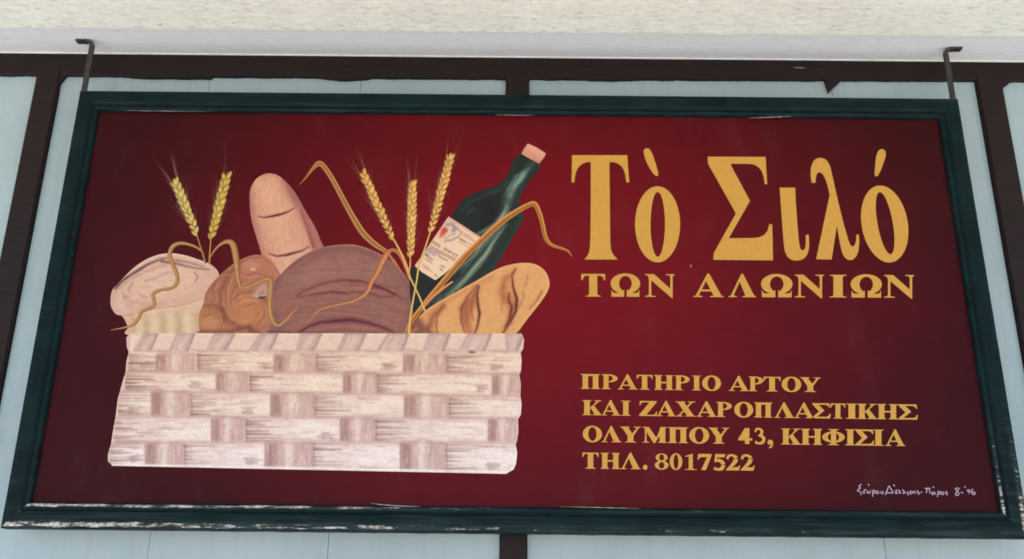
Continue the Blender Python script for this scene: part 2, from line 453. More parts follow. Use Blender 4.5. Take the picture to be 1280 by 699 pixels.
def inside(pts, poly):
    x, y = pts[:, 0], pts[:, 1]; c = np.zeros(len(pts), bool); p = np.array(poly)
    for i in range(len(p)):
        a, b = p[i-1], p[i]
        cond = ((a[1] > y) != (b[1] > y))
        with np.errstate(divide='ignore', invalid='ignore'):
            xx = (b[0]-a[0])*(y-a[1])/(b[1]-a[1])+a[0]
        c ^= cond & (x < xx)
    return c
def painted(name, outline, canvas, layer, step=.95):
    xs = np.arange(canvas.x0, canvas.x0+canvas.w/canvas.S, step); ys = np.arange(canvas.y0, canvas.y0+canvas.h/canvas.S, step)
    g = np.stack(np.meshgrid(xs, ys), -1).reshape(-1, 2)+.01
    g[:, 0] += (np.round((g[:, 1]-canvas.y0)/step) % 2)*step*.5
    g = g[inside(g, outline)]
    P, tri = union([outline], [tuple(q) for q in g])
    me = mesh_from(plane_pts(P, layer), tri); set_paint(me, canvas.sample(P)); face_cam(me)
    return link(name, me, PAINT, sign)
def flat(name, polys, layer, m, col=None, parent=None):
    P, tri = union(polys)
    me = mesh_from(plane_pts(P, layer), tri); face_cam(me)
    if col is not None: set_paint(me, np.tile(L(col), (len(P), 1)))
    return link(name, me, m, parent or sign)
def ribbon(name, pts, widths, cols, layer, closed=False):
    """a leaf or stem: strip of several shades across its width. cols: list of colours across"""
    c = np.array(smooth_outline(pts, 8, False)); n = len(c)
    w = np.interp(np.linspace(0, 1, n), np.linspace(0, 1, len(widths)), widths)
    tg = np.gradient(c, axis=0); tg /= np.linalg.norm(tg, axis=1)[:, None]+1e-9
    nr = np.stack([-tg[:, 1], tg[:, 0]], 1)
    K = len(cols); P, C, f = [], [], []
    r = np.random.RandomState(len(pts)*7+layer)
    for i in range(n):
        j = 1+.07*(r.rand()-.5)
        for k in range(K):
            P.append(c[i]+nr[i]*w[i]*(k/(K-1)-.5)); C.append(L(cols[k])*j)
    for i in range(n-1):
        for k in range(K-1):
            a = i*K+k; f.append((a, a+1, a+K+1, a+K))
    P = plane_pts(np.array(P), layer)
    P[:, 1] -= np.repeat(np.arange(n), K)*3e-7     # each later dab lies over the earlier one
    me = mesh_from(P, f); set_paint(me, np.array(C)); face_cam(me)
    return link(name, me, PAINT, sign)
def tr(pts, s, ox, oy): return [(x/s+ox, y/s+oy) for x, y in pts]
R_ = np.random.RandomState(3)

# ------------------------------------------------------------------ long pale loaf
o = smooth_outline(tr([(60, 210), (68, 150), (100, 95), (150, 65), (200, 60), (250, 80), (300, 125), (350, 190), (400, 280), (460, 380), (500, 470), (525, 570), (420, 720), (230, 730), (170, 690), (140, 580), (100, 450), (70, 340)], 4.99, 300, 205))
c = Canvas(308, 213, 412, 355, (204, 144, 118))
t_ = lambda q: tr(q, 4.99, 300, 205)
c.stroke(t_([(180, 120), (230, 350), (330, 640)]), (220, 166, 130), 14, 15, .75, 14)
c.stroke(t_([(60, 110), (62, 230), (100, 450), (150, 640)]), (160, 92, 86), 2, 5, .75, 6)
c.stroke(t_([(150, 62), (230, 62), (300, 110)]), (165, 100, 86), 2, 3, .5, 5)
c.stroke(t_([(280, 100), (350, 210), (420, 330), (490, 480), (530, 600)]), (142, 72, 72), 3, 8, .75, 6)
c.stroke(t_([(380, 290), (420, 400), (460, 520)]), (118, 48, 55), .6, 2, .7, 2)
c.stroke(t_([(430, 350), (470, 440), (500, 520)]), (190, 120, 105), .5, 1.5, .5, 2)
c.stroke(t_([(305, 165), (340, 225)]), (110, 70, 62), 2, 2, .5, 5)
for q in ([(115, 328), (150, 335), (200, 326), (260, 313), (300, 298), (340, 275)], [(180, 560), (230, 576), (290, 568), (350, 552), (390, 540), (430, 517)]):
    c.stroke(t_([(x+3, y+13) for x, y in q]), (222, 165, 140), 1.2, .8, .6, 2)
    c.stroke(t_(q), (74, 22, 28), .3, .3, 1, .9, wm=1.5)
for q in range(70):
    x, y = R_.uniform(312, 390), R_.uniform(220, 345); a = R_.uniform(-.2, .4)
    c.stroke([(x, y), (x+8*math.sin(a), y+14)], (228, 174, 140) if R_.rand() > .5 else (178, 116, 94), .5, .3, .12, 1.4)
c.speck(2, 5, .05, 1)
painted('painted_long_loaf', o, c, 1)

# ------------------------------------------------------------------ swirled loaf on the left
t_ = lambda q: tr(q, 5.175, 130, 290)
o = smooth_outline(t_([(42, 440), (55, 375), (105, 318), (190, 235), (270, 180), (350, 148), (430, 138), (520, 150), (600, 175), (680, 205), (725, 240), (744, 278), (730, 330), (690, 400), (650, 450), (625, 520), (622, 600), (626, 668), (170, 668), (155, 615), (120, 548), (78, 532), (48, 490)]))
c = Canvas(136, 315, 276, 421, (208, 162, 138))
c.blob(205, 352, 48, 22, (224, 182, 156), .6, -.25)
lowp = t_([(120, 545), (200, 530), (330, 495), (500, 475), (640, 432)])
c.stroke([(x, y+14) for x, y in lowp], (206, 172, 140), 9, 10, .95, 4)
c.stroke([(x, y+28) for x, y in lowp], (204, 168, 132), 9, 12, .95, 4)
for x in (185, 262, 380, 478, 606):
    c.stroke(t_([(x-8, 540), (x+12, 590), (x+6, 660)]), (180, 134, 98), 1.0, 3.0, .6, 4)
for x in (225, 325, 430, 540):
    c.stroke(t_([(x, 530), (x, 600), (x, 650)]), (226, 200, 168), 3, 6, .6, 5)
c.stroke([(x, y+2.5) for x, y in lowp], (232, 200, 170), .8, .8, .6, 1.8)
c.stroke(lowp, (178, 112, 108), .6, .3, .6, 1.2)
dk = (76, 40, 52)
c.stroke(t_([(72, 365), (120, 310), (200, 262), (280, 212), (360, 178), (415, 168)]), dk, 1.2, .3, .95, 1.2, wm=1.5)
c.stroke(t_([(85, 348), (120, 318), (150, 300)]), (60, 38, 48), .9, .4, .8, 1)
c.stroke(t_([(65, 395), (130, 335), (230, 275), (330, 235), (425, 200)]), (150, 110, 115), .4, .3, .7, 1.6)
c.stroke(t_([(370, 190), (450, 200), (530, 222), (600, 235), (680, 245)]), dk, 1.2, .2, .85, 1.4)
c.stroke(t_([(460, 182), (540, 196), (600, 212), (640, 225)]), (120, 72, 78), .8, .3, .9, 1.1)
c.stroke(t_([(265, 318), (330, 300), (400, 262), (440, 258)]), (150, 115, 135), .5, .4, .8, 1.4)
c.stroke(t_([(185, 335), (160, 365), (172, 392)]), (130, 95, 115), .5, .4, .8, 1.4)
c.stroke(t_([(585, 265), (608, 290), (590, 325)]), (105, 78, 98), .5, .3, .85, 1.1)
c.stroke(t_([(112, 390), (130, 420), (142, 432)]), (120, 85, 105), .9, .3, .8, 1.3)
c.stroke(t_([(230, 405), (280, 428)]), (150, 105, 110), .5, .3, .7, 1.4)
c.stroke(t_([(130, 405), (190, 450), (290, 475), (400, 460)]), (185, 130, 120), .7, .4, .6, 2)
c.stroke(t_([(95, 320), (190, 238), (270, 184), (350, 154), (430, 142), (520, 154), (600, 180), (680, 210)]), (236, 208, 186), .8, .8, .8, 1.6)
c.stroke(t_([(110, 400), (90, 470), (130, 510)]), (222, 188, 178), 2, 3, .6, 3)
for q in range(90):
    x, y = R_.uniform(145, 265), R_.uniform(330, 380)
    c.stroke([(x, y), (x+R_.uniform(5, 14), y-R_.uniform(0, 3.5))], (238, 208, 184) if R_.rand() > .5 else (190, 144, 124), .5, .3, .10, 1.2)
c.speck(4, 2, .04, 2)
painted('painted_swirled_loaf', o, c, 2)

# ------------------------------------------------------------------ golden brown twisted bun
t_ = lambda q: tr(q, 5.593, 235, 300)
o = smooth_outline(t_([(75, 570), (82, 505), (108, 450), (118, 390), (150, 325), (200, 268), (260, 212), (330, 160), (420, 115), (500, 104), (560, 125), (610, 180), (650, 260), (640, 350), (640, 450), (650, 560), (660, 668), (110, 668), (84, 625)]))
c = Canvas(247, 316, 354, 421, (168, 106, 76))
B = lambda x, y, rx, ry, col, a=.8, rot=0, soft=.55: c.blob(235+x/5.593, 300+y/5.593, rx/5.593, ry/5.593, col, a, rot, soft)
B(480, 190, 130, 75, (176, 108, 84)); B(440, 180, 60, 25, (196, 134, 106), .6); B(455, 206, 20, 8, (226, 180, 150), .8, soft=.4)
B(180, 540, 110, 90, (176, 112, 72)); B(150, 590, 60, 50, (196, 134, 90), .6)
B(190, 380, 60, 110, (170, 108, 74), .8, .4)
B(400, 480, 150, 110, (182, 112, 72)); B(400, 400, 90, 40, (198, 132, 92), .7); B(430, 520, 80, 60, (192, 120, 80), .5)
dk = (104, 52, 44)
c.stroke(t_([(360, 170), (270, 260), (232, 360), (235, 460), (280, 560), (360, 610)]), dk, 1.5, 2, .7, 3.4)
c.stroke(t_([(310, 420), (360, 375), (450, 365), (520, 400), (560, 440)]), dk, .6, 1.0, .75, 2.2)
c.stroke(t_([(330, 260), (340, 320), (330, 420)]), (130, 68, 52), 1, 1, .5, 3)
c.stroke(t_([(120, 460), (200, 460), (245, 500), (255, 570)]), dk, .8, 1.4, .7, 2.6)
c.stroke(t_([(110, 400), (190, 300), (270, 220)]), (110, 60, 48), .8, .8, .4, 2.5)
c.stroke(t_([(80, 640), (300, 640), (420, 610), (500, 660)]), (96, 50, 40), 1.2, 1.5, .75, 3)
c.stroke(t_([(430, 610), (440, 650)]), (90, 44, 40), 2, 2, .6, 3)
c.stroke(t_([(580, 170), (620, 260), (625, 350)]), (182, 112, 100), 2, 2, .6, 3)
c.stroke(t_([(245, 370), (250, 450), (300, 540), (370, 578), (450, 560)]), (206, 142, 96), .8, .8, .7, 2)
c.stroke(t_([(470, 385), (500, 350), (535, 320), (545, 370)]), (190, 150, 140), 3.4, 2, .85, 2.4)
c.stroke(t_([(480, 396), (520, 388), (535, 382)]), (232, 214, 200), .8, .4, .9, 1.1)
c.stroke(t_([(500, 402), (525, 408), (535, 398)]), (24, 22, 28), 1.2, .5, 1, 1)
for k in range(120):
    an = R_.uniform(0, 6.28); x, y = R_.uniform(80, 620), R_.uniform(150, 640)
    c.stroke(t_([(x, y), (x+40*math.cos(an), y+40*math.sin(an))]), (210, 148, 108) if R_.rand() > .5 else (124, 66, 50), .5, .3, .14, 1.1)
for (q, w_) in (([(300, 250), (270, 330), (265, 420), (290, 510), (350, 570)], 1.0), ([(380, 300), (330, 330), (300, 400), (310, 480), (370, 540)], .8), ([(350, 430), (400, 400), (480, 410), (530, 460), (540, 530), (490, 590)], .9),
                ([(400, 470), (450, 450), (500, 490), (490, 540)], .7), ([(370, 160), (420, 130), (500, 125), (570, 165), (600, 230)], .8), ([(360, 230), (420, 250), (470, 235), (540, 250)], .9), ([(200, 290), (180, 350), (190, 420)], .8), ([(250, 230), (300, 230), (330, 210)], .7), ([(110, 540), (160, 520), (220, 560), (240, 620)], .9)):
    c.stroke(t_(q), (112, 58, 44), .25, .25, .75, 1.5, wm=w_); c.stroke(t_([(x+9, y+10) for x, y in q]), (210, 146, 104), .3, .3, .6, 1.8, wm=w_)
for k in range(9):
    c.stroke(t_([(150+14*k, 470), (140+14*k, 505)]), (118, 62, 50), .4, .2, .5, .9)
for k in range(14):
    x = 150+R_.uniform(0, 120); y = 290+R_.uniform(0, 140)
    c.stroke(t_([(x, y), (x-18, y+26)]), (128, 74, 54), .4, .2, .45, 1)
painted('painted_brown_bun', o, c, 3)

# ------------------------------------------------------------------ round mauve-brown loaf
t_ = lambda q: tr(q, 5.375, 330, 295)
o = smooth_outline(t_([(68, 330), (110, 262), (180, 190), (280, 122), (400, 76), (520, 58), (620, 62), (720, 93), (800, 132), (870, 180), (935, 245), (985, 330), (1006, 440), (1000, 560), (990, 690), (100, 690), (20, 655), (60, 560)]))
c = Canvas(331, 303, 520, 425, (144, 94, 80))
T = lambda q, *a, **k: c.stroke(t_(q), *a, **k)
T([(300, 270), (520, 200), (760, 230)], (158, 108, 98), 12, 12, .6, 14)
T([(60, 330), (140, 230), (280, 140), (400, 100), (520, 84), (640, 92), (760, 140)], (112, 66, 72), 2.5, 2.5, .7, 5)
T([(820, 190), (900, 260), (960, 350), (985, 480), (970, 640)], (120, 72, 74), 3, 5, .6, 6)
T([(70, 340), (50, 480), (100, 620)], (112, 66, 76), 3, 3, .6, 6)
T([(400, 76), (520, 58), (620, 62), (720, 93), (800, 132)], (196, 134, 104), .5, .5, .85, 1)
dr = (108, 36, 42)
T([(210, 400), (270, 365), (360, 330), (450, 308), (550, 300), (650, 308), (740, 328), (820, 358), (900, 402), (930, 430)], (148, 86, 76), 1, 2, .55, 4, wm=5)
T([(215, 405), (270, 368), (360, 332), (450, 306), (550, 297), (650, 304), (740, 328), (820, 358), (900, 402), (930, 430)], dr, .5, .4, .9, 1.4, wm=1.3)
T([(240, 410), (330, 392), (400, 385), (460, 375), (520, 385), (600, 378), (700, 382), (790, 410), (860, 405)], (104, 38, 46), .7, .4, .9, 1.4, wm=1.3)
T([(740, 335), (820, 362), (880, 395)], (84, 22, 32), 1.4, .8, .95, 1.2)
T([(270, 388), (400, 356), (520, 342), (640, 350), (760, 372)], (164, 106, 88), 1.0, .8, .6, 2.2)
for k in range(22):
    x = R_.uniform(240, 860); y = 300+.00042*(x-560)**2+R_.uniform(6, 80); T([(x, y), (x+30, y+R_.uniform(-5, 8)), (x+62, y+.00084*(x-560)*62+R_.uniform(-3, 6))], [(112, 52, 50), (178, 118, 98), (122, 64, 58)][k % 3], .5, .3, .6, 1.0)
for (q, w_) in (([(170, 430), (240, 420), (300, 440), (420, 428), (560, 436), (700, 440), (840, 470)], .7), ([(130, 540), (220, 520), (330, 510), (460, 500), (620, 520), (760, 545), (900, 590)], .8), ([(200, 260), (330, 225), (470, 232), (600, 222), (740, 240), (850, 290)], .6), ([(160, 600), (250, 560), (360, 540)], .7)):
    T(q, (114, 62, 60), .3, .3, .6, 1.3, wm=w_); T([(x, y+12) for x, y in q], (168, 112, 98), .4, .4, .5, 1.8, wm=w_)
T([(230, 655), (300, 608), (380, 580), (480, 570), (580, 562), (680, 580), (780, 608), (860, 640)], (118, 52, 60), 1, 1, .9, 3, wm=4)
T([(220, 662), (300, 608), (380, 580), (480, 572), (580, 563), (680, 580), (780, 608), (870, 648)], (76, 24, 40), .6, .4, .95, 1.3, wm=1.5)
T([(300, 630), (450, 612), (600, 608), (760, 630)], (158, 102, 90), 1.0, .8, .6, 2.0); T([(300, 652), (450, 636), (600, 634), (760, 650)], (104, 48, 52), .5, .4, .7, 1.2)
T([(200, 500), (260, 478), (380, 480), (470, 450), (560, 475), (700, 490)], (124, 70, 74), .5, .3, .7, 1.5)
T([(840, 490), (900, 510), (970, 522)], (128, 56, 66), .7, .4, .8, 1.4)
T([(300, 560), (380, 545), (480, 530)], (126, 74, 76), .4, .3, .6, 1.4)
T([(80, 610), (160, 590), (240, 500)], (118, 60, 62), .6, .5, .6, 2)
T([(470, 140), (500, 200), (520, 240)], (116, 70, 74), .7, .3, .6, 1.4); T([(680, 170), (668, 220), (655, 265)], (116, 70, 74), .7, .3, .6, 1.4)
T([(250, 200), (340, 150), (400, 135)], (118, 72, 76), .7, .3, .5, 1.6); T([(90, 340), (200, 330), (290, 325)], (120, 72, 78), .6, .3, .5, 1.5)
T([(860, 350), (920, 340), (960, 350)], (118, 64, 68), .6, .3, .5, 1.5); T([(880, 230), (910, 300), (960, 390)], (160, 112, 108), 1, 1, .5, 2)
T([(110, 480), (160, 450), (200, 470), (170, 520), (120, 540)], (170, 84, 64), 2.5, 1, .6, 3)
T([(0, 650), (100, 640), (200, 655)], (88, 50, 70), 1.5, 1, .8, 2)
for k in range(260):
    x, y = R_.uniform(70, 980), R_.uniform(90, 650); dx = (x-540)/540
    T([(x, y), (x+55, y+55*dx*.55)], (176, 124, 110) if R_.rand() > .5 else (116, 66, 62), .5, .25, .12, 1.2)
c.speck(5, 2, .05, 4)
painted('painted_round_loaf', o, c, 4)

# ------------------------------------------------------------------ bottle
t_ = lambda q: tr(q, 3.037, 500, 170)
o = smooth_outline(t_([(461, 67), (495, 86), (529, 104), (522, 135), (500, 158), (478, 192), (458, 228), (456, 262), (467, 315), (432, 380), (392, 450), (345, 520), (270, 610), (180, 690), (80, 700), (45, 650), (36, 560), (44, 508), (110, 420), (192, 306), (212, 278), (236, 243), (262, 225), (298, 210), (340, 198), (372, 184), (397, 163), (417, 128), (432, 92)]), 5)
c = Canvas(508, 188, 678, 402, (26, 30, 26))
T = lambda q, *a, **k: c.stroke(t_(q), *a, **k)
T([(445, 90), (425, 140), (400, 180), (330, 215), (260, 240)], (26, 44, 38), 2, 3, .8, 3)
T([(505, 105), (480, 140), (440, 175), (415, 215), (410, 250)], (72, 98, 84), 3, 6, .8, 5)
T([(470, 150), (440, 185), (418, 225)], (130, 148, 128), 1.8, 2.4, .8, 2.4)
T([(520, 110), (495, 150), (462, 200)], (20, 36, 30), 2, 2.5, .8, 3)
T([(458, 240), (462, 310), (400, 430), (300, 560), (200, 640)], (36, 54, 46), 4, 9, .8, 6)
T([(405, 275), (395, 330), (330, 440), (240, 545), (150, 640)], (54, 72, 60), 3, 7, .85, 5)
T([(408, 268), (404, 300), (385, 330)], (146, 160, 138), 2, 1.5, .85, 2.2)
T([(380, 360), (320, 455), (250, 540), (180, 610)], (158, 168, 142), .6, .5, .9, 1.8, wm=1.9)
T([(345, 430), (300, 500), (220, 580)], (128, 144, 122), .8, .8, .8, 1.5)
T([(430, 350), (370, 450), (290, 540)], (28, 34, 30), 1.5, 2, .7, 3)
T([(210, 580), (150, 630), (110, 670)], (88, 112, 84), 2, 2, .5, 3)
T([(300, 240), (340, 260), (340, 330)], (20, 14, 14), 8, 10, .8, 8)
T([(210, 285), (270, 270), (310, 300)], (24, 44, 38), 1.5, 2, .6, 4)
T([(250, 255), (330, 225), (380, 205)], (66, 92, 84), .8, .8, .5, 2)
T([(60, 520), (110, 570), (150, 560), (90, 640)], (30, 24, 24), 5, 6, .8, 5)
T([(60, 505), (120, 545)], (44, 74, 70), 1, 1, .5, 2)
for k in range(110):
    u = R_.rand(); x, y = 455-330*u+R_.uniform(-30, 8), 270+370*u+R_.uniform(-30, 10)
    T([(x, y), (x-26, y+34)], (150, 168, 154) if R_.rand() > .6 else (22, 34, 32), .5, .2, .4, .9)
for k in range(30):
    x, y = R_.uniform(400, 480), R_.uniform(130, 250)
    T([(x, y), (x-14, y+26)], (110, 140, 130) if R_.rand() > .6 else (24, 42, 40), .4, .2, .3, .9)
for k in range(26):
    u = R_.rand(); x0, y0 = 412-16*u, 268+40*R_.rand(); ln = R_.uniform(.25, .9)
    q = [(x0, y0), (x0-20-30*u, y0+60), (x0-75-40*u, y0+60+110*ln), (x0-140-60*u, y0+60+210*ln)]
    T(q, [(150, 160, 136), (100, 122, 104), (176, 180, 152), (52, 66, 56)][k % 4], .3, .2, R_.uniform(.35, .8), .9, wm=R_.uniform(.4, .9))
for k in range(16):
    x0 = R_.uniform(440, 505); y0 = 112+(505-x0)*.6+R_.uniform(-8, 8)
    T([(x0, y0), (x0-14, y0+28), (x0-34, y0+58)], [(150, 170, 154), (90, 118, 110), (120, 146, 134)][k % 3], .4, .2, R_.uniform(.3, .7), .9)
for k in range(14):
    x0 = R_.uniform(230, 330); y0 = 300-(x0-230)*.55+R_.uniform(-22, 10)
    T([(x0, y0), (x0+22, y0-16)], [(12, 14, 12), (54, 78, 70), (30, 44, 40)][k % 3], .9, .4, .5, 1.6)
painted('painted_wine_bottle', o, c, 5)
# cork
c = Canvas(648, 176, 686, 208, (216, 146, 124))
T([(490, 40), (545, 70)], (232, 168, 142), 2, 2, .7, 3); T([(470, 60), (525, 92)], (200, 126, 108), 2, 2, .5, 3)
T([(500, 90), (528, 100)], (180, 90, 90), .8, .8, .6, 1.5)
o = t_([(485, 29), (520, 44), (553, 66), (548, 80), (528, 105), (495, 88), (461, 68), (470, 50)])
painted('painted_cork', o, c, 6, 1.1)
# bottle label, its pictures and print
t_ = lambda q: tr(q, 6.354, 515, 255)
c = Canvas(515, 268, 605, 355, (232, 192, 160))
T = lambda q, *a, **k: c.stroke(t_(q), *a, **k)
T([(60, 440), (180, 250), (290, 120)], (216, 168, 138), 3, 3, .7, 5); T([(120, 520), (300, 420), (420, 300)], (236, 202, 168), 6, 6, .6, 8)
T([(262, 200), (240, 240), (225, 262)], (190, 66, 52), 2.4, .8, .9, 1.8, wm=3.2); T([(250, 205), (272, 214)], (196, 58, 46), 2, 2, .8, 1.4)
T([(275, 165), (320, 160), (345, 195), (330, 210)], (120, 112, 128), 1.2, 2.4, .8, 2); T([(360, 190), (390, 230), (370, 262), (310, 290), (255, 300)], (128, 112, 128), .6, .4, .7, 1.2)
T([(262, 275), (300, 250), (335, 240)], (130, 112, 122), .5, .4, .8, 1); T([(265, 290), (320, 285), (365, 260)], (130, 112, 122), .5, .4, .7, 1)
T([(288, 112), (400, 178), (535, 262)], (206, 88, 80), .5, .5, .75, 1)
for (a, b) in (((385, 215), (470, 262)), ((392, 240), (490, 295)), ((375, 270), (475, 325)), ((370, 300), (465, 350)), ((420, 250), (500, 300))):
    T([a, b], (140, 104, 90), .28, .28, .65, .8)
T([(385, 282), (425, 305)], (90, 60, 52), .7, .4, .8, .9)
for (a, b, cc) in (((150, 335), (350, 440), (150, 96, 86)), ((140, 345), (340, 452), (150, 96, 86)), ((128, 355), (225, 410), (92, 74, 118)), ((120, 372), (190, 412), (92, 74, 118)), ((215, 418), (285, 455), (80, 66, 124)),
                  ((108, 392), (140, 412), (110, 78, 90)), ((105, 402), (165, 445), (80, 54, 60)), ((110, 440), (160, 468), (120, 84, 80)), ((232, 492), (262, 508), (90, 60, 62)), ((222, 512), (245, 530), (90, 60, 62)), ((180, 560), (198, 575), (90, 60, 62)), ((90, 500), (160, 540), (190, 110, 104)), ((80, 480), (140, 515), (190, 110, 104))):
    n = max(2, int(math.dist(a, b)/16))
    for k in range(n):
        u, v = k/n, (k+.72)/n
        j = R_.uniform(-2.5, 2.5)
        T([(a[0]+(b[0]-a[0])*u, a[1]+(b[1]-a[1])*u+j), (a[0]+(b[0]-a[0])*v, a[1]+(b[1]-a[1])*v+j)], cc, .42, .42, .8, .8)
lab = painted('painted_bottle_label', t_([(290, 100), (350, 138), (420, 182), (480, 222), (545, 262), (480, 330), (400, 412), (330, 490), (250, 560), (185, 606), (130, 572), (80, 542), (22, 492), (100, 380), (200, 232)]), c, 7, .8)

# ------------------------------------------------------------------ baguette on the right
t_ = lambda q: tr(q, 6.08, 500, 310)
o = smooth_outline(t_([(150, 520), (230, 450), (400, 350), (580, 250), (700, 180), (800, 137), (920, 114), (1020, 122), (1092, 165), (1130, 230), (1133, 300), (1085, 390), (980, 525), (860, 668), (700, 690), (400, 690), (150, 690), (72, 670), (90, 590)]))
c = Canvas(510, 326, 690, 427, (218, 156, 96))
T = lambda q, *a, **k: c.stroke(t_(q), *a, **k)
T([(500, 330), (700, 300), (1000, 200)], (214, 150, 100), 10, 8, .5, 10); T([(400, 560), (700, 520), (950, 420)], (212, 154, 108), 8, 8, .5, 10)
T([(90, 600), (130, 560), (170, 620), (120, 660)], (112, 62, 50), 6, 6, .9, 4)
T([(170, 520), (300, 430), (560, 290), (700, 220)], (190, 108, 62), 1.5, 1.5, .6, 3.5)
T([(330, 440), (250, 520), (220, 620), (240, 680)], (150, 82, 58), 3, 5, .85, 3); T([(330, 440), (282, 510), (276, 600), (285, 660)], (104, 50, 40), .5, .8, .8, 1.4)
T([(210, 600), (215, 660)], (90, 44, 40), .7, .7, .8, 1.4)
for dx, sc in ((0, 1),):
    T([(590, 300), (560, 380), (500, 470), (500, 560), (530, 640)], (166, 92, 58), 1.5, 3, .85, 3, wm=9)
    T([(600, 290), (585, 360), (592, 430), (605, 500), (590, 590), (565, 655)], (88, 34, 26), .6, .7, 1, 1.2, wm=1.7)
    T([(590, 285), (510, 370), (468, 460), (466, 560), (495, 650)], (120, 58, 40), .5, .5, .95, 1.4, wm=1.2)
    T([(575, 320), (540, 430), (545, 500), (560, 550)], (124, 60, 42), .5, .5, .7, 1.4); T([(520, 380), (500, 470), (505, 545)], (134, 70, 48), .4, .3, .7, 1.4)
    T([(530, 560), (545, 610), (535, 650)], (200, 126, 84), 1, 1, .6, 2)
    T([(870, 165), (800, 250), (780, 340), (850, 430), (840, 540), (780, 640)], (176, 98, 58), 1.0, 1.5, .8, 3.5, wm=7)
    T([(878, 160), (850, 210), (860, 300), (888, 390), (880, 480), (840, 560), (785, 645)], (82, 30, 24), .6, .6, 1, 1.2, wm=1.8)
    T([(800, 210), (782, 280), (778, 380), (775, 480)], (150, 80, 52), .5, .4, .7, 2)
    T([(830, 340), (825, 400), (850, 450), (835, 530), (800, 600)], (84, 32, 26), .6, .6, .95, 1.2, wm=1.5)
    T([(845, 200), (830, 280), (850, 360)], (196, 120, 74), 1.2, 1, .6, 2)
T([(970, 210), (965, 250), (950, 290)], (150, 84, 56), .4, .3, .8, 1.1); T([(935, 330), (940, 370), (925, 410), (905, 450)], (140, 76, 50), .5, .3, .8, 1.2)
T([(1078, 330), (1040, 400), (985, 460)], (126, 58, 38), .8, .3, .8, 1.5)
T([(1100, 400), (990, 540), (870, 660)], (196, 120, 72), 1, 1, .6, 2)
T([(150, 525), (230, 455), (400, 355), (580, 255), (700, 185), (800, 142), (920, 119), (1018, 127), (1088, 168), (1125, 232), (1127, 298), (1080, 388), (980, 520), (860, 664)], (232, 172, 116), .6, .6, .85, 1.1)
for k in range(170):
    x, y = R_.uniform(180, 1100), R_.uniform(150, 650)
    T([(x, y), (x+R_.uniform(20, 60), y-R_.uniform(-6, 22))], (236, 176, 116) if R_.rand() > .5 else (190, 120, 72), .5, .25, .08, 1.1)
c.speck(4, 2, .04, 6)
painted('painted_baguette', o, c, 8)

# ------------------------------------------------------------------ basket
rowL = [416.5, 440, 465.5, 489, 521.5, 554, 582.5]; rowR = [417.0, 441, 468, 496, 524, 553.5, 592.5]
ledge = [(416.5, 163), (422, 158), (434, 158.5), (440, 161), (452, 158), (465, 157), (478, 153), (489, 150), (500, 147), (521, 144.5), (540, 141), (554, 139), (568, 135), (577, 135), (581.5, 140)]
redge = [(417, 652), (424, 655), (436, 654), (441, 651), (452, 652), (465, 651), (468, 649), (480, 651), (495, 650.5), (505, 652), (519, 651), (524, 647.5), (540, 648), (552, 646), (556, 644.5), (566, 646.5), (580, 645), (587, 642), (592, 633)]
def ybot(x): return 582.3+(x-140)*(592-582.3)/490
def bx(u, v):          # u 0..1 across, v 0..6 in rows -> photo px
    k = min(int(v), 5); f = v-k
    yl = rowL[k]+(rowL[k+1]-rowL[k])*f; yr = rowR[k]+(rowR[k+1]-rowR[k])*f
    xl = np.interp(yl, [p[0] for p in ledge], [p[1] for p in ledge]); xr = np.interp(yr, [p[0] for p in redge], [p[1] for p in redge])
    return xl+(xr-xl)*u, yl+(yr-yl)*u
c = Canvas(132, 410, 660, 598, (220, 190, 182))
yy = np.clip((c.Y-417)/170, 0, 1)[..., None]
c.a = (1-yy)*np.array((218, 180, 160.))+yy*np.array((222, 192, 186.))  # paler towards the bottom: surface reflection put into the paint colour
def rowy(x, k):
    t = (x-150)/500; return rowL[k]+(rowR[k]-rowL[k])*t
strips = {1: [(161, 195), (247, 342), (395, 504), (558, 652)], 2: [(157, 270), (312, 428), (471, 614)], 3: [(148, 189), (238, 338), (393, 505), (561, 651)],
          4: [(143, 264), (307, 425), (469, 609)], 5: [(137, 181), (230, 331), (391, 500), (557, 645)]}
blocks = {1: [(195, 243), (342, 395), (504, 558)], 2: [(270, 310), (429, 471), (615, 650)], 3: [(189, 237), (338, 393), (505, 560)],
          4: [(264, 305), (425, 468), (610, 646)], 5: [(181, 229), (331, 391), (500, 556)]}
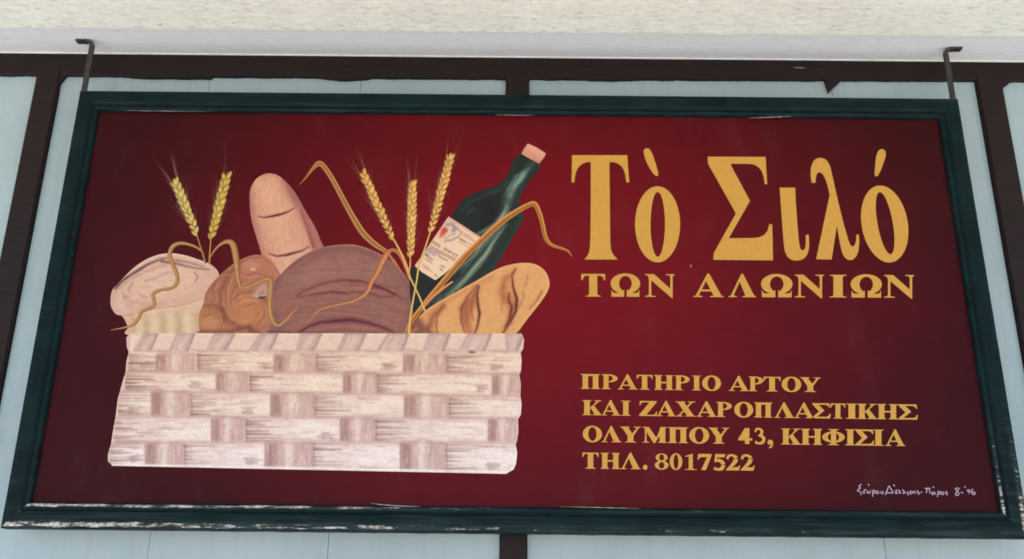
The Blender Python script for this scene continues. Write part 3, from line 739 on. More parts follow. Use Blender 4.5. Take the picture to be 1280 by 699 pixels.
for k in range(1, 6):
    lo = k/5  # lower rows take the same painted-in reflection tint
    shade = np.array((172, 124, 110))*(1-lo)+np.array((170, 130, 126))*lo
    light = np.array((236, 206, 178))*(1-lo)+np.array((242, 224, 216))*lo
    for x in np.arange(150, 650, 6):               # soft seam between the rows
        if k > 1: c.stroke([(x-2, rowy(x, k)+.3), (x+8, rowy(x, k)+.3)], np.array((196, 152, 138))*(1-lo)+np.array((202, 164, 156))*lo, 1.3, 1.3, .5, 2)
    for (a, b) in strips[k]:
        y0, y1 = rowy((a+b)/2, k)+1.5, rowy((a+b)/2, k+1)-1.5
        c.stroke([(a+12, (y0+y1)/2), (b-6, (y0+y1)/2)], light, (y1-y0)/2.6, (y1-y0)/2.4, .55, 4)
        c.stroke([(b-(b-a)*.4, (y0+y1)/2), (b-5, (y0+y1)/2)], light, (y1-y0)/2.8, (y1-y0)/2.3, .65, 4)
        for q in range(int((b-a)*.55)):            # long dry strokes
            x = R_.uniform(a+1, b-8); y = R_.uniform(y0, y1); ln = R_.uniform(8, 36)
            cc = shade if R_.rand() > .62 else light
            c.stroke([(x, y), (min(x+ln, b-1), y+.02*ln)], cc, R_.uniform(.4, 1.3), .2, R_.uniform(.15, .42), 1.2)
        for q in range(9):                          # dark ends tucked under the stake
            y = y0+1+(y1-y0-2)*q/8+R_.uniform(-1.3, 1.3)
            c.stroke([(a+R_.uniform(0, 2), y), (a+R_.uniform(9, 46), y+R_.uniform(-.6, .6))], shade*R_.uniform(.72, .95), 1.0, .15, R_.uniform(.4, .9), 1.0)
        if a > 170:
            c.stroke([(a+1, y0+1), (a+1, y1-1)], shade*.86, .8, .8, .6, 1.4)
        c.stroke([(a+5, y0+.6), (b-8, y0+.8)], light, .5, .4, .5, 1.0)
        if R_.rand() > .35:
            xx = b-R_.uniform(12, 38)
            for z_ in range(4): c.stroke([(xx+R_.uniform(-6, 2), y1-4-z_*2.2), (xx+R_.uniform(8, 16), y1-4-z_*2.2+R_.uniform(-.6, .6))], shade*.84, .8, .3, .6, 1.2)
        c.stroke([(a+3, y1-.5), (a+(b-a)*.5, y1)], shade, .8, .2, .6, 1.2)
    for (a, b) in blocks[k]:
        y0, y1 = rowy((a+b)/2, k)+(-1.5 if k > 1 else 1), rowy((a+b)/2, k+1)-.5
        w = b-a; base = shade*.40+np.array((216, 182, 168))*.60
        j = R_.uniform(-1, 1, 4)
        c.rect(a, y0+1.5, b, y1-.5, base, .72, 1.6)
        c.rect(a+.5, y0+2+abs(j[0]), a+w*(.27+.03*j[1]), y1-1.5, shade*1.0, .62, 1.8)
        c.rect(a+w*.08, y0+4, a+w*(.22+.03*j[1]), y1-4-abs(j[2]), shade*.86, .45, 2.4)
        c.stroke([(a+1.2, y0+4), (a+1, y1-3)], shade*.86, .6, .6, .45, 1.5)
        c.stroke([(a+w*.50, y0+4), (a+w*.49, y1-3)], light, w*.10, w*.07, .6, 2.6)
        for q in range(int(w*.8)):
            x = R_.uniform(a+1.5, b-2); y = R_.uniform(y0+1, y1-8); ln = R_.uniform(6, 18)
            c.stroke([(x, y), (x-.04*ln, min(y+ln, y1-.5))], shade if R_.rand() > (.5 if x < a+w*.35 else .62) else light, .5, .2, R_.uniform(.2, .45), .9)
        c.stroke([(b-1.5, y0+4), (b-1.8, y1-2)], shade, .5, .4, .4, 1.6)
        c.stroke([(a+2, y0+1), (b-2, y0+1)], shade, .8, .8, .4, 1.6)
# plaited rim
c.stroke([(160, 428.5), (654, 429)], (226, 194, 176), 10, 10, .8, 2)
slats = [(180, 197, 168, 187), (221, 243, 212, 234), (268, 293, 258, 281), (325, 347, 312, 337), (376, 402, 371, 391), (431, 457, 423, 447), (485, 511, 472, 502), (537, 562, 529, 554), (585, 614, 575, 605), (632, 655, 634, 646)]
for i, (a, b, d, e) in enumerate(slats):
    sh = np.array((196, 158, 150)); ya, yb = 417.5, 439
    for q in range(22):
        u = q/21
        c.stroke([(a+(b-a)*u, ya+.5), (d+(e-d)*u, yb-1)], sh*R_.uniform(.90, 1.08), .9, .9, .5, 1.2)
    c.stroke([(b-1, ya+1), ((b+e)/2, 429), (e, yb-1)], sh*.74, .9, .7, .85, 1.5); c.stroke([(a, ya+1), (d, yb-1)], sh*.86, .5, .5, .6, 1.3)
    c.stroke([(a, 418), (b, 417.5)], sh*.88, .7, .4, .7, 1.2)
    c.stroke([((a+b)/2+1, ya+4), ((d+e)/2+1, yb-4)], (228, 198, 178), 2, 2, .6, 3)
    nx_ = slats[i+1][2] if i < 9 else 654
    c.stroke([(e+3, 437.5+R_.uniform(-1, 1)), (nx_-2, 439.5)], (176, 122, 118), .4, .9, .6, 1.4)
    c.stroke([(b+3, 418.3), (slats[i+1][0]-2 if i < 9 else 654, 418.3)], (244, 222, 194), .6, .6, .8, 1)
c.stroke([(586, 440), (594, 440.5)], (110, 52, 72), .5, .3, .9, 1, wm=1.4)
c.stroke([(160, 422), (160, 436)], (176, 136, 128), .6, .6, .6, 1.6); c.stroke([(168, 421), (165, 434)], (238, 220, 200), 1.6, 1.6, .7, 2)
c.stroke([(160, 441), (200, 442)], (238, 220, 210), .6, .3, .7, 1)
for k in range(130):                                # ochre and mauve accents along the rims
    x, y = R_.uniform(165, 650), R_.uniform(419, 438)
    c.stroke([(x, y), (x-3, y+6)], (240, 214, 190) if R_.rand() > .5 else (200, 156, 146), .4, .2, .3, .9)
c.stroke([(p[1]+1, p[0]) for p in ledge[4:]], (226, 190, 160), .8, .8, .6, 1.4); c.stroke([(p[1]-1, p[0]) for p in redge[:-3]], (232, 190, 176), .7, .7, .5, 1.4)
c.stroke([(140, 580.5), (640, 590.5)], (247, 236, 222), .9, 1.3, .9, .8); c.stroke([(646, 556), (645, 578), (640, 588)], (246, 234, 224), .5, .7, .8, .8)
m_ = c.a.mean(axis=(0, 1)); c.a = (c.a-np.array((214, 182, 172.)))*1.05+np.array((213, 180, 169.)); c.speck(3, 2, .035, 8)
NU, NV = 520, 180
P = np.array([bx(u, v) for v in np.linspace(0, 6, NV+1) for u in np.linspace(0, 1, NU+1)])
# rounded lower corners
fc = [(j*(NU+1)+i, j*(NU+1)+i+1, (j+1)*(NU+1)+i+1, (j+1)*(NU+1)+i) for j in range(NV) for i in range(NU)]
me = mesh_from(plane_pts(P, 10), fc); set_paint(me, c.sample(P)); face_cam(me)
link('painted_basket', me, PAINT, sign)

# ------------------------------------------------------------------ leaves and stems
lf = [(132, 88, 50), (176, 128, 80), (156, 106, 60), (112, 70, 42)]
lo = [(168, 112, 50), (210, 148, 76), (182, 122, 56), (128, 76, 36)]
t1 = lambda q: tr(q, 5.175, 130, 290)
ribbon('painted_leaf', t1([(648, 175), (635, 130), (580, 92), (500, 74), (445, 95), (425, 150), (448, 215), (470, 270), (474, 325), (440, 362), (370, 376), (320, 400), (322, 440), (322, 480), (250, 512), (222, 560), (195, 595), (150, 615), (42, 636)]),
       [1.2, 2, 3.2, 4.2, 5.4, 5.6, 5.2, 5.0, 4.8, 4, 3.8, 4.4, 4.6, 3.8, 4.4, 4.6, 4, 2.4, .6], lf[::-1], 12)
t2 = lambda q: tr(q, 5.593, 235, 300)
ribbon('painted_leaf', t2([(153, 125), (195, 60), (245, 20), (290, 12), (318, 42), (333, 110), (343, 200), (352, 280), (375, 333), (430, 322), (500, 288), (556, 268), (580, 292), (576, 380), (573, 470), (588, 550), (625, 597), (680, 562), (735, 500), (775, 470)]),
       [1.2, 2.4, 4, 6.5, 8.5, 8, 6.5, 5, 4, 4.2, 4.5, 5, 6, 6.5, 6.5, 6, 4.6, 3.4, 2.4, .6], lf[::-1], 13)
t3 = lambda q: tr(q, 4.657, 380, 190)
ribbon('painted_leaf', t3([(-26, 190), (15, 145), (50, 100), (85, 68), (112, 82), (160, 150), (220, 262), (280, 372), (340, 468), (410, 536), (490, 588)]),
       [.5, 2, 3.6, 6.4, 6.2, 6.2, 6.4, 7, 7.8, 7, 4.5], [(188, 130, 72), (164, 108, 58), (112, 62, 36), (176, 122, 68), (140, 92, 50)], 14)
t5 = lambda q: tr(q, 5.375, 330, 295)
ribbon('painted_leaf', t5([(840, 98), (800, 160), (762, 240), (722, 310), (690, 380), (620, 430), (520, 458), (420, 480), (355, 510), (290, 600)]),
       [7, 7, 6.4, 5.4, 4.4, 3.2, 2.6, 2.4, 2.0, .5], [(150, 88, 50), (196, 126, 76), (172, 104, 62), (130, 76, 52)], 15)
ribbon('painted_leaf', t5([(815, 110), (870, 95), (920, 130), (955, 210), (980, 290)]), [2.5, 4, 5.5, 5, 3], [(190, 122, 62), (140, 78, 42), (178, 112, 60)], 15)
ribbon('painted_leaf', t5([(835, 120), (880, 180), (925, 245)]), [2.5, 4, 1], [(150, 86, 56), (172, 110, 70), (140, 80, 56)], 16)
ribbon('painted_leaf', [(507, 418), (513, 404), (521, 393), (534, 376), (556, 350), (578, 324), (600, 302), (624, 280), (645, 265), (662, 256), (669, 256), (674, 266), (678, 280), (682, 297), (689, 306), (700, 310), (710, 314), (715, 321)],
       [3, 5, 6, 6, 7, 8, 7, 7.2, 6.4, 6, 6.5, 5.5, 5.2, 5, 4, 3, 2.4, .5], [(210, 142, 70), (174, 108, 46), (120, 72, 32), (188, 124, 56)], 17)
ribbon('painted_leaf', [(524, 388), (538, 374), (552, 362), (566, 352)], [1, 3, 3.4, 2], [(206, 132, 70), (180, 106, 58)], 18)

def stem(q, w, cols=((176, 122, 70), (214, 168, 100), (168, 112, 64)), lay=19): ribbon('painted_stem', q, w, cols, lay)
stem([(245, 291), (251, 310), (257, 330)], [1.6, 2, 2.4], ((120, 70, 44), (166, 110, 66), (130, 78, 48)))
stem([(264, 296), (262.5, 312), (261.5, 331)], [1.6, 1.8, 2.2], ((130, 80, 48), (182, 128, 78), (140, 86, 54)))
stem([(490, 296), (498, 310), (506, 328), (513, 350)], [1.8, 2.4, 2.8, 2])
stem([(513, 318), (512.6, 331), (511.5, 343), (518, 358), (525, 373), (532, 391)], [1.4, 1.8, 2, 2.2, 2.4, 2.6], ((164, 124, 60), (206, 170, 98), (160, 118, 56)), 20)
stem([(539, 287), (535, 299), (530, 314), (524, 330), (521, 350), (517, 372), (513, 395), (511, 418)], [1.4, 1.8, 2, 2.2, 2.2, 2.2, 2.4, 3], ((176, 132, 64), (214, 176, 100), (170, 124, 58)), 21)

def ear(top, bot, n, wid, cols, awn, seed, name='painted_wheat_ear'):
    r = np.random.RandomState(seed); top, bot = np.array(top, float), np.array(bot, float)
    ax = top-bot; ln = np.linalg.norm(ax); ax /= ln; nr = np.array([-ax[1], ax[0]])
    V, C, Fc = [], [], []
    def add(P, col, z, f):
        b = len(V); q = plane_pts(np.array(P), 22+z)
        V.extend(q.tolist()); C.extend(col); Fc.extend([tuple(b+i for i in t) for t in f])
    # awns: hair-thin strokes that thin out to the maroon
    for k in range(34):
        u = r.uniform(.05, 1); side = r.choice([-1, 1]); a = side*r.uniform(.04, .34)*(1.25-u*.6); L_ = r.uniform(22, 54)
        p = bot+ax*ln*u+nr*side*wid*.25; d = ax*math.cos(a)+nr*math.sin(a); e = p+d*L_+nr*side*r.uniform(-1, 2)
        m = (p+e)/2; w = .22*r.uniform(.7, 1.15); q = np.array([-d[1], d[0]])
        c0 = L(awn)*r.uniform(.55, 1); c1 = c0*.35+L((88, 14, 22))*.65
        add([p-q*w, p+q*w, m+q*w*.8, m-q*w*.8, e], [c0, c0, (c0+c1)/2, (c0+c1)/2, c1], -.5+k*.01, [(0, 1, 2, 3), (3, 2, 4)])
    z = 0
    add([bot-nr*wid*.16, bot+nr*wid*.16, top+nr*wid*.1, top-nr*wid*.1], [L(cols[2])]*4, -.1, [(0, 1, 2, 3)])
    for k in range(n-1, -1, -1):
        for side in (-1, 1, 0):
            if side == 0 and k % 2: continue
            u = (k+(.5 if side == 1 else .1)+(.3 if side == 0 else 0))/n
            tp = .72+.28*math.sin(math.pi*min(1, .18+.82*(1-u)))
            p = bot+ax*ln*u+nr*side*wid*.23*tp+nr*r.uniform(-.3, .3)
            a = side*.5+r.uniform(-.15, .15); d = ax*math.cos(a)+nr*math.sin(a); q = np.array([-d[1], d[0]])
            gl, gw = wid*.46*tp*r.uniform(.9, 1.15), wid*.25*tp*r.uniform(.9, 1.15)
            pts = [p-d*gl*.1+q*gw*.1]; col = [L(cols[0])*r.uniform(.85, 1.25)]
            for s in range(10):
                t = s/10*2*math.pi; rr = 1+(.25*math.cos(t) if math.cos(t) > 0 else 0)
                pts.append(p+d*gl*math.cos(t)*rr+q*gw*math.sin(t)); sd = .5+.5*math.sin(t+.7*side)
                col.append(L(cols[1])*sd+L(cols[2])*(1-sd))
            z += .02
            add(pts, col, z, [(0, 1+s, 1+(s+1) % 10) for s in range(10)])
    me = mesh_from(V, Fc); set_paint(me, np.array(C)); 
    bm = bmesh.new(); bm.from_mesh(me)
    for f in bm.faces:
        f.normal_update()
        if f.normal.y > 0: f.normal_flip()
    bm.to_mesh(me); bm.free()
    return link(name, me, PAINT, sign)
ga = [(206, 184, 104), (164, 134, 66), (96, 62, 36)]; gb = [(206, 176, 84), (168, 128, 54), (98, 62, 32)]; gc = [(222, 172, 96), (184, 130, 62), (112, 66, 36)]
ear((217, 224), (245.5, 292), 9, 12, ga, (140, 96, 92), 11)
ear((284, 215), (264, 297), 10, 12.5, gb, (126, 78, 74), 12)
ear((452, 213), (490.5, 298), 12, 10.5, gc, (158, 92, 76), 13)
ear((515.5, 226), (513, 320), 13, 11, gc, (158, 92, 76), 14)
ear((564, 192), (538.5, 289), 13, 10.5, gc, (158, 92, 76), 15)

# ------------------------------------------------------------------ big title letters, traced
tt = lambda q: tr(q, 2.783, 700, 170)
def ell(cx, cy, rx, ry, sh=0, n=48, a0=0, a1=2*math.pi):
    return [(cx+rx*math.cos(a0+(a1-a0)*i/n)+sh*(ry*math.sin(a0+(a1-a0)*i/n)), cy+ry*math.sin(a0+(a1-a0)*i/n)) for i in range(n+1)]
def ringp(o_, i_):
    return [[o_[k], o_[k+1], i_[k+1], i_[k]] for k in range(len(o_)-1)]
def curved(pts, keep=()):
    return pts
LETTERS = 24
def letter(polys): return flat('letter', polys, LETTERS, GOLD)
letter([tt([(42, 67), (234, 67), (237, 110), (241, 162), (231, 162), (228, 140), (223, 120), (214, 106), (203, 97), (190, 92), (172, 91), (173, 200), (174, 300), (175, 370), (178, 397), (184, 412), (192, 421), (201, 430), (84, 430), (93, 420), (100, 408), (104, 388), (106, 340), (107, 200), (107, 91), (92, 92), (78, 97), (66, 107), (57, 122), (52, 142), (50, 162), (40, 162), (41, 110)])])
letter([tt(smooth_outline([(291, 52), (302, 43), (314, 49), (326, 75), (336, 108), (342, 132), (338, 139), (328, 135), (312, 112), (298, 84)], 4))])
letter(ringp(tt(ell(339.5, 307.5, 78.5, 132.5)), tt(ell(340, 307.5, 25, 113))))
letter([tt([(514, 72), (715, 73), (718, 120), (721, 168), (712, 168), (709, 145), (703, 125), (692, 110), (676, 100), (655, 97), (592, 97), (661, 226), (587, 356), (676, 355), (695, 352), (711, 344), (722, 330), (728, 307), (738, 307), (740, 370), (741, 433), (533, 431), (535, 408), (612, 270), (515, 97)])])
letter([tt([(764, 180), (818, 180), (820, 225), (826, 310), (831, 365), (835, 388), (840, 397), (847, 398), (853, 389), (855, 370), (855, 345), (865, 343), (867, 370), (866, 392), (861, 411), (852, 424), (838, 432), (820, 434), (803, 430), (790, 419), (782, 400), (778, 370), (771, 280)])])
letter([tt([(875, 163), (872, 135), (873, 110), (880, 90), (890, 80), (903, 76), (918, 78), (930, 87), (940, 106), (950, 150), (968, 230), (988, 310), (1003, 362), (1010, 379), (1018, 385), (1026, 379), (1030, 365), (1030, 345), (1040, 342), (1041, 375), (1038, 402), (1030, 420), (1018, 431), (1003, 432), (991, 424), (982, 408), (975, 380), (963, 312), (945, 430), (891, 429), (915, 315), (938, 205), (930, 170), (922, 147), (913, 132), (903, 126), (894, 131), (890, 145), (889, 163)])])
letter(ringp(tt(ell(1129.5, 306.5, 81, 134, .12)), tt(ell(1131, 303.5, 27, 108, .17))))
letter([tt(smooth_outline([(1099, 78), (1106, 55), (1118, 46), (1130, 51), (1133, 68), (1124, 98), (1112, 128), (1103, 140), (1095, 136), (1096, 110)], 4))])
flat('paint_drip', [tt(ell(455, 452, 1.8, 5, n=12))], LETTERS, GOLD)

# ------------------------------------------------------------------ small capitals drawn in a unit box (x right, y up)
def stemg(a, b, e0, e1, top=True, bot=True, y0=0, y1=1):
    s = .035; p = []
    if bot: p += [(e0, y0), (e1, y0), (e1, y0+s), (b+.03, y0+.06), (b, y0+.13)]
    else: p += [(a, y0), (b, y0)]
    if top: p += [(b, y1-.13), (b+.03, y1-.06), (e1, y1-s), (e1, y1), (e0, y1), (e0, y1-s), (a-.03, y1-.06), (a, y1-.13)]
    else: p += [(b, y1), (a, y1)]
    if bot: p += [(a, y0+.13), (a-.03, y0+.06), (e0, y0+s)]
    return p
def st(pts, ws, n=5):
    c = np.array(smooth_outline(pts, n, False)); w = np.interp(np.linspace(0, 1, len(c)), np.linspace(0, 1, len(ws)), ws)
    tg = np.gradient(c, axis=0); tg /= np.linalg.norm(tg, axis=1)[:, None]+1e-9; nr = np.stack([-tg[:, 1], tg[:, 0]], 1)
    l, r = c+nr*w[:, None]/2, c-nr*w[:, None]/2
    return [[tuple(l[i]), tuple(l[i+1]), tuple(r[i+1]), tuple(r[i])] for i in range(len(c)-1)]
def arcp(cx, cy, rx, ry, irx, iry, d0, d1, n=26):
    a0, a1 = math.radians(d0), math.radians(d1)
    return ringp(ell(cx, cy, rx, ry, 0, n, a0, a1), ell(cx, cy, irx, iry, 0, n, a0, a1))
A_R = [(.46, 1.03), (.52, 1.03), (.92, .07), (1, .035), (1, 0), (.55, 0), (.55, .035), (.66, .07), (.64, .13), (.38, .80)]
A_L = [(.46, 1.03), (.50, .98), (.46, .82), (.18, .08), (.30, .035), (.30, 0), (0, 0), (0, .035), (.08, .07)]
L_R = [(.46, 1.03), (.52, 1.03), (.93, .07), (1, .035), (1, 0), (.50, 0), (.50, .035), (.61, .07), (.37, .78)]
GL = {
 'Τ': [[(0, 1), (1, 1), (1, .72), (.95, .72), (.91, .84), (.83, .91), (.67, .93), (.67, .13), (.71, .06), (.82, .035), (.82, 0), (.18, 0), (.18, .035), (.29, .06), (.33, .13), (.33, .93), (.17, .91), (.09, .84), (.05, .72), (0, .72)]],
 'Ω': arcp(.5, .58, .5, .45, .215, .335, -68, 248) + [[(.03, 0), (.455, 0), (.455, .31), (.36, .22), (.2, .16), (.08, .19), (.03, .32)], [(.545, 0), (.97, 0), (.97, .32), (.92, .19), (.8, .16), (.64, .22), (.545, .31)]],
 'Ν': [[(0, 1), (.30, 1), (.85, .36), (.93, -.05), (.90, -.05), (.13, .82), (.08, .94), (0, .96)], [(.13, .9), (.21, .80), (.21, .1), (.25, .05), (.36, .035), (.36, 0), (0, 0), (0, .035), (.09, .06), (.13, .12)], [(.70, 1), (1, 1), (1, .965), (.95, .94), (.93, .88), (.93, -.05), (.85, .3), (.85, .88), (.81, .94), (.70, .965)]],
 'Α': [A_R, A_L, [(.20, .25), (.66, .25), (.62, .33), (.24, .33)]],
 'Λ': [L_R, A_L],
 'Ι': [stemg(.22, .78, 0, 1)],
 'Π': [stemg(.1, .38, 0, .46, False), stemg(.62, .9, .54, 1, False), [(0, 1), (1, 1), (1, .965), (.92, .94), (.9, .86), (.1, .86), (.08, .94), (0, .965)]],
 'Ρ': [stemg(.12, .42, 0, .56), *arcp(.42, .73, .56, .27, .26, .19, -90, 90, 16), [(.12, 1), (.43, 1), (.43, .92), (.12, .92)], [(.3, .46), (.43, .46), (.43, .54), (.3, .54)]],
 'Η': [stemg(.08, .35, 0, .43), stemg(.65, .92, .57, 1), [(.3, .45), (.7, .45), (.7, .55), (.3, .55)]],
 'Ο': arcp(.5, .5, .5, .53, .215, .44, 0, 360, 36),
 'Υ': [[(0, 1), (.46, 1), (.46, .965), (.39, .93), (.40, .89), (.57, .60), (.64, .46), (.64, .13), (.67, .06), (.78, .035), (.78, 0), (.22, 0), (.22, .035), (.32, .06), (.35, .13), (.35, .42), (.09, .92), (0, .965)], [(.64, 1), (1, 1), (1, .965), (.90, .92), (.64, .42), (.54, .48), (.78, .90), (.75, .95), (.64, .965)]],
 'Κ': [stemg(.10, .38, 0, .47), [(.36, .40), (.70, .90), (.68, .95), (.60, .965), (.60, 1), (.96, 1), (.96, .965), (.85, .93), (.52, .55), (.40, .38)], [(.40, .56), (.58, .66), (.93, .08), (1, .035), (1, 0), (.52, 0), (.52, .035), (.60, .07), (.59, .13)]],
 'Ζ': [[(.05, 1), (.97, 1), (.97, .92), (.40, .08), (.74, .08), (.88, .13), (.94, .30), (1, .30), (.97, 0), (0, 0), (0, .06), (.58, .91), (.26, .91), (.13, .86), (.08, .72), (.02, .72)]],
 'Χ': [[(.10, .95), (.42, .95), (.92, .05), (.58, .05)], [(.75, .95), (.86, .95), (.23, .05), (.12, .05)], [(0, 1), (.5, 1), (.5, .965), (.43, .93), (.09, .93), (0, .965)], [(.62, 1), (1, 1), (1, .965), (.88, .93), (.74, .93), (.62, .965)], [(0, 0), (.38, 0), (.38, .035), (.25, .07), (.11, .07), (0, .035)], [(.48, 0), (1, 0), (1, .035), (.93, .07), (.57, .07), (.48, .035)]],
 'Σ': [[(.01, 1), (.92, 1), (.96, .72), (.90, .72), (.84, .84), (.72, .90), (.36, .90), (.66, .52), (.28, .11), (.74, .11), (.88, .17), (.94, .31), (1, .31), (.96, 0), (0, 0), (0, .05), (.37, .46), (.01, .94)]],
 'Μ': [[(0, 1), (.26, 1), (.56, .34), (.51, -.03), (.46, -.03), (.13, .78), (.09, .93), (0, .965)], [(.10, .88), (.17, .74), (.17, .12), (.20, .06), (.29, .035), (.29, 0), (0, 0), (0, .035), (.07, .06), (.10, .12)], [(.46, -.03), (.51, -.03), (.76, .60), (.76, 1), (.73, .90)], [(.72, 1), (1, 1), (1, .965), (.95, .94), (.93, .88), (.93, .12), (.95, .06), (1, .035), (1, 0), (.62, 0), (.62, .035), (.68, .06), (.70, .12), (.70, .80)]],
 'Φ': [*arcp(.5, .5, .5, .345, .25, .275, 0, 360, 34), stemg(.385, .615, .26, .74)],
 'Ξ': [[(.03, 1), (.97, 1), (.97, .78), (.03, .78)], [(.15, .6), (.85, .6), (.85, .4), (.15, .4)], [(.03, .2), (.97, .2), (.97, 0), (.03, 0)]],
 '.': [ell(.5, .13, .42, .16, n=16)[:-1]],
 ',': [ell(.5, .13, .42, .16, n=16)[:-1], *st([(.78, .14), (.80, -.02), (.6, -.15), (.3, -.22)], [.3, .25, .15, .04])],
 '4': [[(.48, 1), (.80, 1), (.80, .36), (1, .36), (1, .22), (.80, .22), (.80, 0), (.48, 0), (.48, .22), (0, .22), (0, .33)]],
 '3': [*st([(.08, .76), (.22, .93), (.48, .95), (.66, .80), (.60, .62), (.36, .53)], [.16, .15, .13, .26, .2, .08]), *st([(.36, .55), (.66, .50), (.83, .32), (.70, .11), (.38, .05), (.10, .14)], [.08, .2, .30, .22, .12, .2])],
 '8': [*arcp(.5, .75, .44, .25, .18, .19, 0, 360, 24), *arcp(.5, .27, .5, .28, .2, .20, 0, 360, 24)],
 '0': arcp(.5, .5, .5, .52, .19, .45, 0, 360, 32),
 '1': [[(.34, .82), (.05, .82), (.05, .86), (.45, .95), (.66, 1), (.68, 1), (.68, .12), (.74, .06), (1, .035), (1, 0), (0, 0), (0, .035), (.28, .06), (.34, .12)]],
 '7': [[(.06, 1), (1, 1), (1, .90), (.60, 0), (.26, 0), (.68, .80), (.26, .80), (.12, .72), (.06, .62), (0, .62)]],
 '5': [[(.16, 1), (.96, 1), (.88, .80), (.30, .80), (.27, .66), (.08, .50)], *st([(.14, .53), (.40, .62), (.70, .50), (.80, .32), (.66, .11), (.36, .05), (.06, .13)], [.08, .2, .26, .3, .24, .14, .2])],
 '2': [*st([(.08, .70), (.20, .90), (.48, .93), (.70, .76), (.62, .52), (.32, .24), (.1, .08)], [.2, .16, .14, .28, .28, .16, .1]), [(0, 0), (.90, 0), (1, .32), (.94, .32), (.86, .22), (.30, .19), (0, .06)]],
}
def line(text, xs_, base, top, scale, ox, oy, lay=LETTERS, m=GOLD):
    """xs_: (x0, x1) of every letter in crop px; base/top: (xa, ya, xb, yb)"""
    for ch, (x0, x1) in zip(text.replace(' ', ''), xs_):
        f = lambda x, Lq: Lq[1]+(Lq[3]-Lq[1])*(x-Lq[0])/(Lq[2]-Lq[0])
        polys = []
        for p in GL[ch]:
            q = []
            for (u, v) in p:
                x = x0+(x1-x0)*u; yb, yt = f(x, base), f(x, top)
                q.append((x/scale+ox, (yb+(yt-yb)*v)/scale+oy))
            polys.append(q)
        flat('letter', polys, lay, m)
# crop px are converted line by line from enlarged views
line('ΤΩΝ ΑΛΩΝΙΩΝ', [(38, 212), (252, 467), (502, 718), (853, 1075), (1110, 1310), (1345, 1575), (1590, 1805), (1845, 1967), (1997, 2225), (2240, 2460)],
     (38, 209, 2460, 217), (38, 43, 2460, 52), 5.818, 720, 335)
# line 1 (scale 8, origin 720,460); right part measured from x=870 => +1200
line('ΠΡΑΤΗΡΙΟ ΑΡΤΟΥ', [(46, 243), (256, 420), (418, 616), (607, 765), (782, 975), (983, 1140), (1160, 1252), (1262, 1450), (1528, 1732), (1726, 1878), (1876, 2046), (2056, 2252), (2240, 2448)],
     (46, 209, 2448, 242), (46, 60, 2448, 96), 8, 720, 460)
line('ΚΑΙ ΖΑΧΑΡΟΠΛΑΣΤΙΚΗΣ', [(62, 262), (252, 445), (450, 546), (630, 812), (805, 1000), (995, 1196), (1204, 1410), (1402, 1562), (1582, 1772), (1780, 1966), (1982, 2184), (2180, 2384), (2360, 2548), (2546, 2692), (2698, 2818), (2812, 3012), (3012, 3218), (3220, 3420)],
     (62, 472, 3420, 518), (62, 322, 3420, 366), 8, 720, 460)
line('ΟΛΥΜΠΟΥ 43, ΚΗΦΙΣΙΑ', [(68, 260), (256, 452), (444, 648), (664, 910), (918, 1122), (1132, 1332), (1326, 1532), (1622, 1762), (1780, 1898), (1908, 1976), (2050, 2250), (2250, 2462), (2462, 2688), (2690, 2796), (2790, 2982), (2970, 3078), (3092, 3294)],
     (68, 219, 3294, 262), (68, 62, 3294, 100), 8, 720, 525)
line('ΤΗΛ. 8017522', [(64, 226), (246, 440), (445, 648), (664, 720), (788, 925), (936, 1064), (1086, 1206), (1214, 1356), (1372, 1500), (1500, 1642), (1646, 1788)],
     (64, 487, 1788, 508), (64, 326, 1788, 346), 8, 720, 525)
# print on the bottle label
def slant(text, p0, p1, h, col):
    p0, p1 = np.array(p0, float), np.array(p1, float); n = len(text); d = (p1-p0)/n; k = np.array([d[1], -d[0]]); k = k/np.linalg.norm(k)*h
    polys = []
    for i, ch in enumerate(text):
        if ch == ' ': continue
        for p in GL[ch]: polys.append([tuple((p0+d*(i+.84*u)+k*v)) for u, v in p])
    flat('label_print', polys, 9, PAINT, col)
slant('ΝΟΣ ΞΗΡΟΣ', (539.4, 304.0), (572.0, 322.6), 3.6, (70, 44, 46))

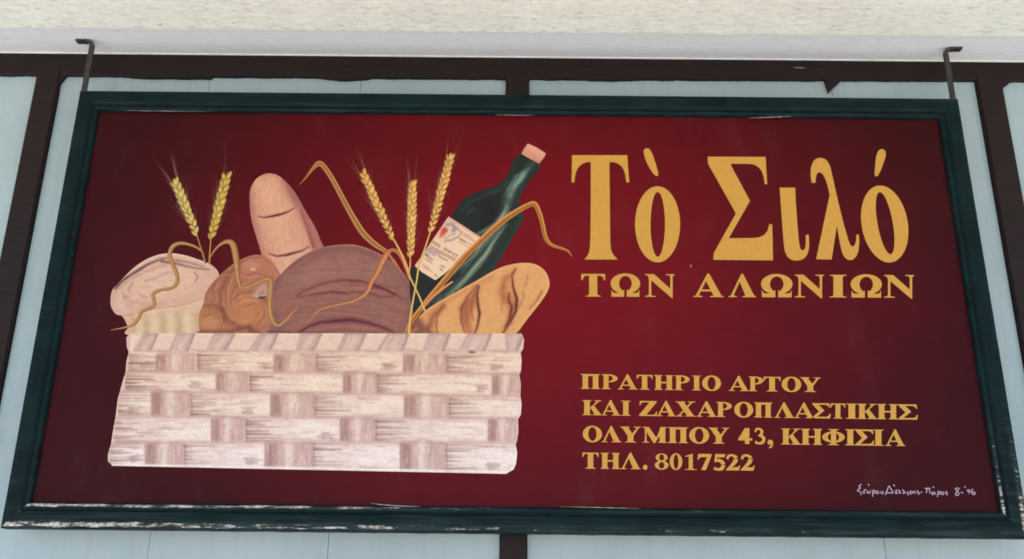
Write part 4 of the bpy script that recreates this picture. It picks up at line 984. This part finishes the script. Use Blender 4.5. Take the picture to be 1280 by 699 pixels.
# ------------------------------------------------------------------ signature, brushed by hand in pale grey
sg = [[(128, 78), (100, 100), (118, 112), (88, 138), (118, 152), (124, 182)], [(140, 140), (150, 165), (158, 140)], [(150, 130), (175, 132)], [(182, 165), (184, 140), (192, 160), (206, 160), (212, 135)], [(190, 75), (198, 92)],
      [(232, 195), (234, 140), (252, 140), (250, 162), (234, 160)], [(272, 140), (262, 155), (276, 168), (290, 155), (276, 140)], [(306, 145), (318, 165), (334, 160), (324, 140)],
      [(352, 180), (384, 92)], [(384, 92), (428, 158)], [(362, 158), (430, 160)], [(428, 82), (440, 98)], [(460, 132), (446, 144), (460, 150), (446, 164), (466, 166)], [(474, 130), (502, 166)], [(490, 146), (478, 168)], [(512, 128), (546, 168)], [(530, 148), (518, 170)],
      [(560, 145), (568, 185)], [(590, 142), (580, 158), (598, 168), (610, 150), (592, 142)], [(630, 140), (622, 156), (640, 166)], [(660, 138), (650, 150), (672, 162), (660, 178)], [(684, 152), (700, 154)],
      [(722, 118), (778, 116)], [(742, 118), (738, 165)], [(766, 118), (770, 165)], [(800, 150), (786, 162), (800, 176), (816, 150), (820, 178)], [(800, 98), (810, 112)], [(842, 200), (846, 150), (864, 150), (862, 172), (846, 170)], [(884, 148), (874, 162), (890, 176), (904, 160), (886, 148)], [(930, 144), (918, 158), (936, 166), (926, 184)],
      [(1036, 112), (1008, 124), (1030, 142), (1012, 166), (1022, 184), (1046, 170), (1032, 145), (1046, 122), (1034, 112)], [(1062, 156), (1086, 158)], [(1096, 100), (1108, 112)], [(1136, 126), (1122, 138), (1136, 148), (1148, 132), (1146, 150), (1136, 168)], [(1176, 120), (1162, 150), (1180, 176), (1198, 162), (1180, 150), (1168, 158)]]
polys = []
for s_ in sg:
    q = tr(s_, 7.53, 1060, 595)
    polys += st(q, [1.2, 1.5, 1.0], 3) if len(q) > 2 else st([q[0], ((q[0][0]+q[1][0])/2, (q[0][1]+q[1][1])/2), q[1]], [1.4, 1.5, .9], 3)
flat('painter_signature', polys, LETTERS, PAINT, (158, 138, 152))

# ------------------------------------------------------------------ iron straps that hang the sign from the ceiling
def strap(pxt, pyt, pxb, pyb, sgn, label):
    xb = onY(pxb, pyb, 2.512).x; hw = .0082; yb0, yb1 = 2.546, 2.551
    root = thing('hanging_strap', (xb, 2.51, SZ1), label, 'strap', 'iron straps holding the sign')
    prof = []                                        # centre line: up the back of the frame, forward, up to the ceiling, bent out
    n = 10
    y = 2.521
    pts = [(xb, SZ1-.002), (xb, ZC-.022)]
    for k in range(1, 8):
        a = math.pi/2*k/7; pts.append((xb+sgn*.016*(1-math.cos(a)), ZC-.022+.016*math.sin(a)))
    pts.append((xb+sgn*.050, ZC-.0050))
    bm = bmesh.new(); th = .0028
    rings = []
    for i, (x, z) in enumerate(pts):
        a = pts[max(i-1, 0)]; b = pts[min(i+1, len(pts)-1)]; tx, tz = b[0]-a[0], b[1]-a[1]; l = math.hypot(tx, tz); tx /= l; tz /= l
        # flat bar: broad side seen from the front on the upright, laid flat on the ceiling at the foot
        f = min(1, max(0, (i-1)/7)) if i > 1 else 0
        wN = hw*(1-f)+th*f; wY = th*(1-f)+.010*f
        nx_, nz_ = -tz, tx
        rings.append([bm.verts.new((x+nx_*s*wN, y+q*wY, z+nz_*s*wN)) for s, q in ((-1, -1), (1, -1), (1, 1), (-1, 1))])
    for r0, r1 in zip(rings[:-1], rings[1:]):
        for k in range(4): bm.faces.new((r0[k], r0[(k+1) % 4], r1[(k+1) % 4], r1[k]))
    bm.faces.new(rings[0][::-1]); bm.faces.new(rings[-1])
    bmesh.ops.recalc_face_normals(bm, faces=bm.faces)
    # the lower end is behind the frame
    for v in bm.verts:
        if v.co.z < SZ1-.1: v.co.y += .0
    o = from_bm('bar', bm, IRON, root, .0006); own(o, root)
    bm = bmesh.new(); bmesh.ops.create_cone(bm, cap_ends=True, segments=8, radius1=.0055, radius2=.0045, depth=.004)
    bmesh.ops.translate(bm, verts=bm.verts, vec=(xb+sgn*.038, y, ZC-.0095))
    o = from_bm('bolt', bm, IRON, root); own(o, root)
strap(109, 64, 103.5, 112, -1, 'thin dark iron strap with a bent foot holding the sign\'s upper left corner')
strap(1186, 68, 1192.5, 120, 1, 'thin dark iron strap with a bent foot holding the sign\'s upper right corner')
